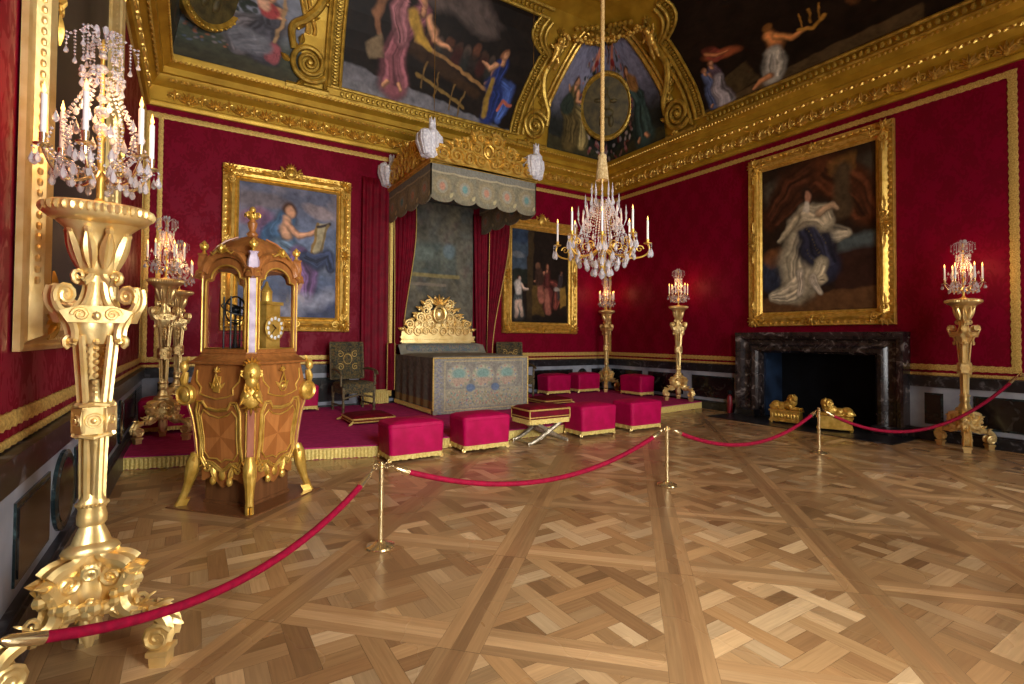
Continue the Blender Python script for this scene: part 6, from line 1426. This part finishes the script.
# ---------------------------------------------------------------- framed paintings on the walls
def framed(label, wall, t0, t1, z0, z1, fwid, cv, crest=True, seed=1, orn=.045, osc=1.0):
    tc, zc = (t0+t1)/2, (z0+z1)/2; W, H = t1-t0, z1-z0; m0 = wm(wall, tc, zc, .012)
    t = thing('framed_painting', label, 'painting', tuple(m0.translation)); m = Matrix.Translation(-m0.translation) @ m0
    pr = [(0, 0), (0, .05), (.04, .075), (.10, .07), (.3, .05), (.38, .07), (.55, .10), (.72, .085), (.80, .05), (.86, .06), (.94, .045), (1, .03), (1, 0)]
    if wall == 'L': pr = [(0, 0), (0, .022), (.06, .03), (.1, .022), (.16, .035), (.24, .075), (.33, .092), (.42, .075), (.48, .04), (.6, .055), (.8, .07), (.94, .045), (1, .03), (1, 0)]
    mb = MB(); rings = [[(x*(W/2-q*fwid), y*(H/2-q*fwid), h*fwid/.26) for x, y in ((-1, -1), (1, -1), (1, 1), (-1, 1))] for q, h in pr]
    mb.loft([[m @ Vector(p) for p in r] for r in rings], True, False)
    rnd = random.Random(seed)
    for ax in (0, 1):          # running ornament
        L = (W if ax == 0 else H)-2*fwid; n = int(L/(orn*2.4))
        for s in (-1, 1):
            for i in range(n):
                q = -L/2+L*(i+.5)/n; c = (q, s*(H/2-fwid*.20), fwid*.22) if ax == 0 else (s*(W/2-fwid*.20), q, fwid*.22)
                mb.ell(c, orn*(1 if ax == 0 else .7), orn*(.7 if ax == 0 else 1), orn*.55, 6, 4, mat=m)
            n2 = int(L/.045)
            for i in range(n2):
                q = -L/2+L*(i+.5)/n2; c = (q, s*(H/2-fwid*.86), fwid*.2) if ax == 0 else (s*(W/2-fwid*.86), q, fwid*.2); mb.ell(c, .014, .014, .012, 5, 4, mat=m)
    mb.build('frame', M['gold_pale'] if wall == 'L' else M['gold'], t, ang=20)
    for sx in (-1, 1):
        for sy in (-1, 1):
            mb = MB(); q = m @ Matrix.Translation((sx*(W/2-fwid*.5), sy*(H/2-fwid*.5), fwid*.34)) @ Matrix.Diagonal((sx*osc, sy*osc, osc, 1))
            shell(mb, (0, 0), fwid*.62, q, 7, .3, 1.5, PI/4); spiral_orn(mb, (-fwid*.55, .0), fwid*.26, -1, .4, q, fwid*.05); spiral_orn(mb, (.0, -fwid*.55), fwid*.26, 1, 1.8, q, fwid*.05)
            leaf(mb, (-fwid*.7, 0, 0), PI, fwid*.7, fwid*.14, fwid*.14, q); leaf(mb, (0, -fwid*.7, 0), -PI/2, fwid*.7, fwid*.14, fwid*.14, q); mb.build('corner_ornament', M['gold'], t)
    def mid(mx, my, ang, s=1.0):
        mb = MB(); q = m @ Matrix.Translation((mx, my, fwid*.34)) @ Matrix.Rotation(ang, 4, 'Z') @ Matrix.Diagonal((osc, osc, osc, 1)); shell(mb, (0, -fwid*.1), fwid*.6*s, q, 7, .3, 1.4)
        for sd in (-1, 1): spiral_orn(mb, (sd*fwid*.5*s, 0), fwid*.24*s, sd, .4, q, fwid*.05); leaf(mb, (sd*fwid*.7*s, 0, 0), (0 if sd > 0 else PI), fwid*.9*s, fwid*.14, fwid*.14, q)
        mb.build('centre_ornament', M['gold'], t)
    mid(0, -H/2+fwid*.5, PI); mid(-W/2+fwid*.5, 0, PI/2); mid(W/2-fwid*.5, 0, -PI/2)
    if crest:
        mb = MB(); q = m @ Matrix.Translation((0, H/2-fwid*.25, fwid*.25)); r = fwid*.55
        mb.volute((0, r*.35, r*.2), r*.62, 1, r*.14, (1, 0, 0), (0, 1.15, 0), 0, 8, 0, 20, 1, q); mb.ell((0, r*.35, r*.1), r*.5, r*.6, r*.25, 12, 6, mat=q); shell(mb, (0, r*.9), r*.8, q, 7, .3, 1.5)
        for sd in (-1, 1):
            spiral_orn(mb, (sd*r*1.2, r*.15), r*.45, sd, 1.2, q, r*.12); spiral_orn(mb, (sd*r*2.0, -r*.1), r*.38, -sd, .6, q, r*.1); leaf(mb, (sd*r*2.2, 0, 0), (0 if sd > 0 else PI), r*1.2, r*.25, r*.2, q); leaf(mb, (sd*r*.8, r*.6, 0), PI/2-sd*.7, r*.7, r*.2, r*.2, q)
        mb.build('crest', M['gold'], t)
    else: mid(0, H/2-fwid*.5, 0)
    iw, ih = W/2-fwid*.97, H/2-fwid*.97
    paint_mesh('canvas', cv, lambda u, v: m @ Vector((-iw+2*iw*u, -ih+2*ih*v, .012)), t)
    return t
# seated musician in blue on clouds
c = Canvas(190, 260, (92, 96, 116)); c.grad((110, 128, 158), .15, .5); c.mottle(.3, 4, 41); c.mottle(.5, 4, 42, (150, 140, 146)); c.ell(.2, .13, .3, .06, (122, 110, 112), op=.7); c.grad((66, 74, 104), .55, .9)
c.ell(.8, .16, .16, .05, (170, 150, 146), .3, op=.6); c.ell(.15, .26, .14, .07, (140, 100, 124), -.2); c.ell(.26, .34, .08, .12, (110, 84, 116), .3)
c.folds(.36, .38, .13, .13, (60, 92, 128), (36, 58, 92), .5, 5); c.folds(.48, .52, .18, .09, (104, 132, 156), (70, 96, 130), .3, 5); c.folds(.62, .62, .12, .16, (122, 92, 138), (84, 62, 106), -.1, 6); c.folds(.68, .8, .07, .1, (110, 82, 120), (74, 60, 96), .1, 4)
c.drape([(.47, .25), (.42, .34), (.47, .45)], [.06, .08, .07], (70, 104, 140), 21, 6); c.drape([(.4, .47), (.55, .52), (.64, .66)], [.07, .08, .07], (108, 134, 160), 22); c.drape([(.6, .52), (.68, .66), (.69, .84)], [.07, .08, .05], (122, 90, 138), 23); c.ell(.5, .17, .07, .065, (74, 46, 30)); c.ell(.505, .185, .042, .048, (198, 146, 112)); c.limb([(.47, .26), (.45, .32), (.48, .38)], [.035, .045, .04], (204, 156, 122)); c.limb([(.46, .28), (.6, .37), (.78, .32), (.86, .27)], [.03, .028, .02, .014], (204, 152, 118))
c.poly([(.80, .25), (.92, .23), (.82, .58), (.73, .48)], (176, 164, 128)); c.line([(.80, .25), (.73, .48), (.82, .58)], .010, (140, 112, 60)); c.line([(.8, .28), (.92, .24)], .012, (60, 50, 50)); c.line([(.91, .25), (.80, .57)], .01, (130, 110, 70))
c.drape([(.66, .52), (.78, .56), (.9, .5), (.95, .6)], [.04, .06, .05, .03], (52, 62, 92), 31); c.line([(.62, .74), (.6, .82), (.64, .86)], .018, (190, 140, 112))
for x, y, r in ((.3, .9, .12), (.5, .95, .14), (.75, .88, .12), (.92, .82, .1), (.6, .86, .08), (.15, .96, .12)): c.ell(x, y, r, .06, (150, 154, 172), soft=.5, op=.8)
c.mottle(.2, 20, 43); c.brush(.02, 9, 41)
framed('gilt-framed painting of a seated harp player in blue, behind the clock, left of the bed', 'B', .40, 2.64, 1.60, 4.58, .27, c, True, 2)
# dark group with a child
c = Canvas(140, 190, (30, 22, 16)); c.mottle(.5, 5, 51); c.poly([(0, 0), (.27, 0), (.27, .48), (0, .52)], (64, 78, 92)); c.ell(.1, .28, .12, .03, (120, 124, 128), op=.7); c.ell(.14, .08, .16, .08, (40, 56, 80), op=.8); c.poly([(0, .44), (.28, .42), (.28, .58), (0, .6)], (34, 40, 32))
c.poly([(.27, 0), (.38, 0), (.35, 1), (.26, 1)], (66, 52, 30), .8); fig(c, .12, .5, .44, (90, 94, 92), (50, 56, 60), skin=(206, 180, 160), arm=(.28, .1)); c.line([(.1, .58), (.12, .68)], .035, (206, 196, 186)); c.line([(.1, .78), (.08, .92)], .02, (204, 176, 156)); c.line([(.15, .78), (.18, .92)], .02, (204, 176, 156))
c.poly([(.36, .6), (.56, .56), (.58, .92), (.34, .92)], (96, 74, 34), .8); fig(c, .62, .34, .5, (128, 64, 54), (84, 38, 34), skin=(176, 120, 92), seated=True, arm=(-.34, .2)); c.line([(.5, .62), (.52, .76)], .035, (150, 92, 76)); c.line([(.6, .66), (.64, .88)], .03, (150, 92, 76))
c.ell(.46, .38, .04, .04, (120, 84, 62)); c.folds(.48, .5, .08, .1, (66, 44, 34), (40, 28, 22)); fig(c, .86, .42, .3, (60, 52, 54), (36, 32, 34), skin=(120, 84, 66), legs=False); c.poly([(.84, .6), (.96, .58), (.97, .8), (.86, .84)], (134, 104, 44)); c.ell(.79, .62, .06, .02, (160, 150, 140))
c.grad((20, 16, 12), .86, 1); c.brush(.025, 9, 51)
framed('dark gilt-framed painting of robed figures with a pale child, right of the bed', 'B', 6.20, 8.44, 1.62, 4.42, .27, c, True, 3)
# large portrait over the mantel: a plain robed sitter in cream and dark blue before brown drapery
c = Canvas(210, 270, (40, 27, 19)); c.mottle(.4, 4, 61); c.poly([(.04, .1), (.3, .06), (.2, .3), (.05, .36)], (92, 86, 72), .8, .03); c.poly([(.82, .1), (1, .06), (1, .45), (.84, .45)], (84, 76, 62), .6, .04)
c.drape([(.1, .34), (.3, .16), (.6, .08), (.8, .22)], [.08, .13, .12, .10], (72, 38, 22), 11, 12); c.drape([(.6, .1), (.82, .26), (.92, .42)], [.1, .12, .08], (84, 44, 24), 12, 10); c.poly([(.62, .06), (.84, .04), (.84, .14), (.64, .15)], (120, 84, 40), .8, .02); c.line([(.73, .14), (.74, .38)], .055, (78, 62, 42))
c.poly([(0, .9), (1, .86), (1, 1), (0, 1)], (92, 62, 36)); c.poly([(.68, .60), (1, .58), (1, .86), (.68, .88)], (52, 30, 22)); c.poly([(.7, .56), (.98, .54), (.98, .62), (.7, .64)], (88, 100, 100), .9, .02); c.folds(.1, .74, .14, .12, (44, 50, 66), (26, 30, 44), .1, 5); c.ell(.12, .62, .1, .06, (120, 76, 42), op=.8)
c.drape([(.40, .5), (.34, .66), (.36, .84)], [.10, .13, .10], (188, 176, 146), 1, 12); c.drape([(.36, .84), (.24, .88), (.10, .90)], [.07, .055, .03], (190, 178, 150), 2); c.drape([(.5, .46), (.62, .52), (.78, .53)], [.09, .06, .03], (186, 174, 146), 3)
c.drape([(.44, .42), (.50, .56), (.60, .72)], [.07, .12, .09], (46, 48, 66), 4, 12); c.drape([(.56, .70), (.5, .8), (.58, .78)], [.05, .05, .03], (184, 172, 142), 5); c.drape([(.33, .40), (.43, .36), (.55, .38), (.6, .44)], [.05, .07, .07, .06], (182, 168, 138), 6, 8)
for i in range(26): c.ell(.44+.16*((i*7) % 13)/13, .46+.26*i/26, .006, .006, (120, 104, 60), op=.5)
c.ell(.43, .235, .055, .058, (48, 32, 24)); c.ell(.438, .25, .032, .040, (150, 104, 80)); c.ell(.434, .245, .024, .032, (194, 142, 112)); c.line([(.43, .29), (.43, .34)], .02, (206, 198, 180)); c.limb([(.35, .38), (.25, .47), (.17, .52)], [.035, .03, .016], (172, 158, 128)); c.limb([(.55, .37), (.64, .34), (.70, .36)], [.032, .026, .016], (180, 150, 118))
c.drape([(.38, .74), (.37, .87)], .026, (190, 178, 156), 8, 3); c.drape([(.48, .78), (.54, .87)], .024, (190, 178, 156), 9, 3); c.brush(.025, 10, 61)
framed('gilt-framed portrait of a robed figure in cream and dark blue, above the fireplace', 'R', 3.66, 6.19, 1.76, 5.09, .27, c, False, 4)
c = Canvas(110, 160, (66, 56, 46)); c.mottle(.5, 4, 71); c.grad((44, 38, 36), .4, .9); c.folds(.7, .6, .2, .25, (70, 56, 50), (44, 36, 34), .2); c.mottle(.3, 10, 72)
framed('tall gilt-framed dark painting on the left wall behind the foreground torchere', 'L', 3.28, 6.25, 1.42, 5.12, .32, c, False, 5, .022, .55)

# ---------------------------------------------------------------- fireplace, andirons
t = thing('fireplace', 'dark red-black marble fireplace with a deep moulded surround and open hearth', 'fireplace', (XR, 4.86, 0))
Y0, Y1, ZM = 3.43, 6.36, 1.62; yc = 4.86
def fx(*a): return a
mb = MB()
# moulded surround: profile swept over jamb, lintel, jamb (offset from the opening outwards)
op = [(3.93, 0), (3.93, 1.27), (5.92, 1.27), (5.92, 0)]
prof2 = [(0, -.02), (0, .10), (.02, .16), (.06, .20), (.12, .22), (.16, .20), (.20, .16), (.25, .15), (.30, .17), (.34, .24), (.40, .27), (.44, .27), (.44, -.02)]
rings = []
for o, q in prof2:
    rings.append([(-q, 3.93-o-yc, 0), (-q, 3.93-o-yc, 1.25+o*.80), (-q, 5.92+o-yc, 1.25+o*.80), (-q, 5.92+o-yc, 0)])
mb.loft(rings, False, False); mb.build('surround', M['marble'], t, ang=25)
mb = MB(); mb.box(-.28, -.0, 3.485-yc, 6.365-yc, ZM-.03, ZM+.02); mb.box(-.265, -.0, 3.49-yc, 6.36-yc, 1.585, ZM-.03); mb.build('mantel_shelf', M['marble'], t, False)
for y in (3.50, 5.93): MB().box(-.31, 0, y-yc, y+.42-yc, 0, .14).build('jamb_plinth', M['marble_cap'], t, False)
MB().box(-1.05, -.0, Y0-.1-yc, Y1+.1-yc, 0.001, .012).build('hearth_slab', M['marble_cap'], t, False)
mb = MB(); mb.box(.56, .6, 3.89-yc, 5.94-yc, 0, 1.4); mb.box(.0, .56, 3.89-yc, 5.94-yc, 1.36, 1.4); mb.box(.0, .56, 3.89-yc, 5.94-yc, 0, .014); mb.box(.0, .6, 3.885-yc, 3.93-yc, 0.014, 1.36); mb.build('firebox', M['black'], t, False)
mb = MB(); mb.box(.0, .56, 5.88-yc, 5.94-yc, .014, 1.36); mb.build('firebox_side', M['firebox_side'], t, False)

def make_andiron(label, loc, rz):
    t = thing('lion_andiron', label, 'andiron', loc, rz, 'gilded lion andirons in the hearth')
    mb = MB(); L, W = .29, .11
    mb.box(-L, L, -W, W, .05, .24); mb.box(-L-.02, L+.02, -W-.02, W+.02, .23, .26); mb.box(-L-.02, L+.02, -W-.02, W+.02, .03, .06)
    for x in (-L, L):
        for y in (-W, W): mb.lathe([(.03, 0), (.035, .03), (.02, .05)], 10, c=(x*.93, y*.85, 0))
    for i in range(9): mb.ell((-L+.04+i*(2*L-.08)/8, -W-.004, .145), .03, .012, .05, 8, 5)
    mb.build('base', M['gold'], t)
    mb = MB(); z = .26   # crouching lion: head at +x, turned to the front (-y)
    for c_, r in (((-.2, 0, z+.085), (.11, .085, .09)), ((-.08, 0, z+.08), (.13, .075, .075)), ((.06, 0, z+.10), (.12, .085, .10)), ((.13, -.01, z+.17), (.095, .09, .10)), ((.165, -.03, z+.235), (.075, .07, .075)), ((.20, -.06, z+.225), (.045, .042, .042)), ((.215, -.085, z+.21), (.03, .026, .028)), ((-.22, -.07, z+.055), (.10, .04, .065)), ((-.22, .07, z+.055), (.10, .04, .065))): mb.ell(c_, *r, 12, 8)
    for sy in (-1, 1):
        mb.tube([(.08, sy*.06, z+.09), (.14, sy*.075, z+.035), (.24, sy*.075, z+.028), (.30, sy*.075, z+.03)], [.045, .032, .026, .032], 8); mb.tube([(-.14, sy*.09, z+.03), (-.06, sy*.10, z+.028), (-.0, sy*.10, z+.028)], [.035, .028, .03], 8); mb.ell((.15, -.03+sy*.06, z+.30), .018, .016, .022, 8, 5)
    mb.tube([(-.3, 0, z+.08), (-.34, .05, z+.04), (-.28, .11, z+.03), (-.18, .13, z+.03)], [.02, .015, .014, .02], 8)
    rnd = random.Random(3)
    for i in range(40): a = rnd.uniform(0, 2*PI); b = rnd.uniform(-.6, 1.2); mb.ell((.12+.085*math.cos(a)*math.cos(b), -.0+.085*math.sin(a)*math.cos(b), z+.21+.08*math.sin(b)), .026, .022, .03, 6, 4)
    remesh(mb.build('lion', M['gold'], t), .009)
    return t
an = make_andiron('gilded crouching lion andiron in the left half of the hearth', (9.05, 5.18, .014), -PI/2+.15)
an.scale = (.84, .84, .9)
dup(an, (9.02, 4.35, .014), PI/2+.45, 'gilded crouching lion andiron in the right half of the hearth')
mb = MB(); mb.lathe([(.05, 0), (.055, .01), (.055, .30), (.045, .34), (.02, .36), (.02, .38)], 16); t = thing('red_cylinder', 'small dark red upright cylinder with a dark round top, left of the fireplace', 'extinguisher', (9.34, 6.52, 0)); mb.build('body', M['redpaint'], t)
mb = MB(); mb.ell((0, 0, .42), .05, n=12, k=8); mb.tube([(.0, 0, .4), (.05, .02, .43), (.07, .03, .36)], .01, 6); mb.build('head', M['black'], t)

# ---------------------------------------------------------------- rope barrier
def make_stanchion(label, loc):
    t = thing('stanchion', label, 'stanchion', loc, 0, 'brass rope posts'); mb = MB(); mb.lathe([(.10, 0), (.105, .006), (.10, .014), (.08, .022), (.05, .03), (.03, .045), (.0, .046)], 28); mb.build('base', M['brass'], t)
    mb = MB(); mb.lathe([(.017, .03), (.017, .56), (.024, .565), (.024, .575), (.015, .58), (.02, .59), (.012, .605), (.0, .61)], 16); mb.build('pole', M['brass'], t)
    for sx in (-1, 1): mb = MB(); mb.volute((sx*.04, 0, .575), .018, 1, .005, (1, 0, 0), (0, 0, 1), 0, 6, 0, 14, 1); mb.build('hook', M['brass'], t)
    return t
SP = [(1.165, 3.62), (4.149, 3.62), (7.057, 3.60)]
p0 = make_stanchion('brass post nearest the clock, leftmost of the three', (*SP[0], 0)); dup(p0, (*SP[1], 0), .25, 'brass post in front of the rightmost front stool, middle of the three posts'); dup(p0, (*SP[2], 0), .6, 'brass post in front of the fireplace, rightmost of the three')
def rope(label, a, b, sag, r=.021):
    a, b = Vector(a), Vector(b); n = 40; pts = [a.lerp(b, i/n)+Vector((0, 0, -4*sag*(i/n)*(1-i/n))) for i in range(n+1)]
    L = (b-a).length; k0 = max(2, int(.18/L*n)); k0 = min(k0, 6)
    t = thing('barrier_rope', label, 'rope', tuple(pts[n//2]), 0, 'crimson velvet barrier ropes'); o = pts[n//2]
    q = [p-o for p in pts]; k = 2 if L > 2.4 else 3
    MB().tube(q[k:n-k+1], r, 12).build('velvet_rope', M['rope'], t)
    for e in (0, 1):
        s = q[:k+1] if e == 0 else q[n-k:][::-1]; d = (s[-1]-s[0]); mb = MB(); mb.tube([s[0]+d*.28, s[0]+d*.4, s[0]+d*.9, s[0]+d*1.05], [.010, .02, .024, .024], 12); mb.tube([s[0], s[0]+d*.15+Vector((0, 0, .012)), s[0]+d*.3], .006, 6); mb.build('end_cap', M['brass'], t)
rope('crimson rope swooping from the foreground torchere to the leftmost brass post', (-.56, 2.33, .50), (SP[0][0]-.055, SP[0][1]-.02, .565), .26, .021)
rope('crimson rope sagging between the leftmost and the middle brass post', (SP[0][0]+.058, SP[0][1], .565), (SP[1][0]-.058, SP[1][1], .57), .30)
rope('crimson rope sagging between the middle brass post and the one before the fireplace', (SP[1][0]+.058, SP[1][1], .57), (SP[2][0]-.055, SP[2][1], .57), .29)
rope('crimson rope running from the fireplace post to the right edge past the torchere', (SP[2][0]+.055, SP[2][1]-.02, .57), (9.43, 2.21, 1.06), .50)
for i, (lab, p, d) in enumerate((('brass wall hook holding the rope at the left dado', (XL+.13, 2.33, .5), 1), ('brass wall hook holding the rope at the right dado', (XR-.06, 2.2, 1.05), -1))):
    mb = MB(); m = frame_m(p, (0, 1, 0), (0, 0, 1), (d, 0, 0)); mb.lathe([(.03, -.07), (.03, .006), (.008, .01), (.008, .03), (.0, .031)], 14, mat=m); mb.volute((0, 0, .045), .02, 1, .005, (0, 0, 1), (0, 1, 0), 0, 6, 0, 14, 1, m); o = mb.build('wall_hook', M['brass']); tag(o, lab, 'hook')
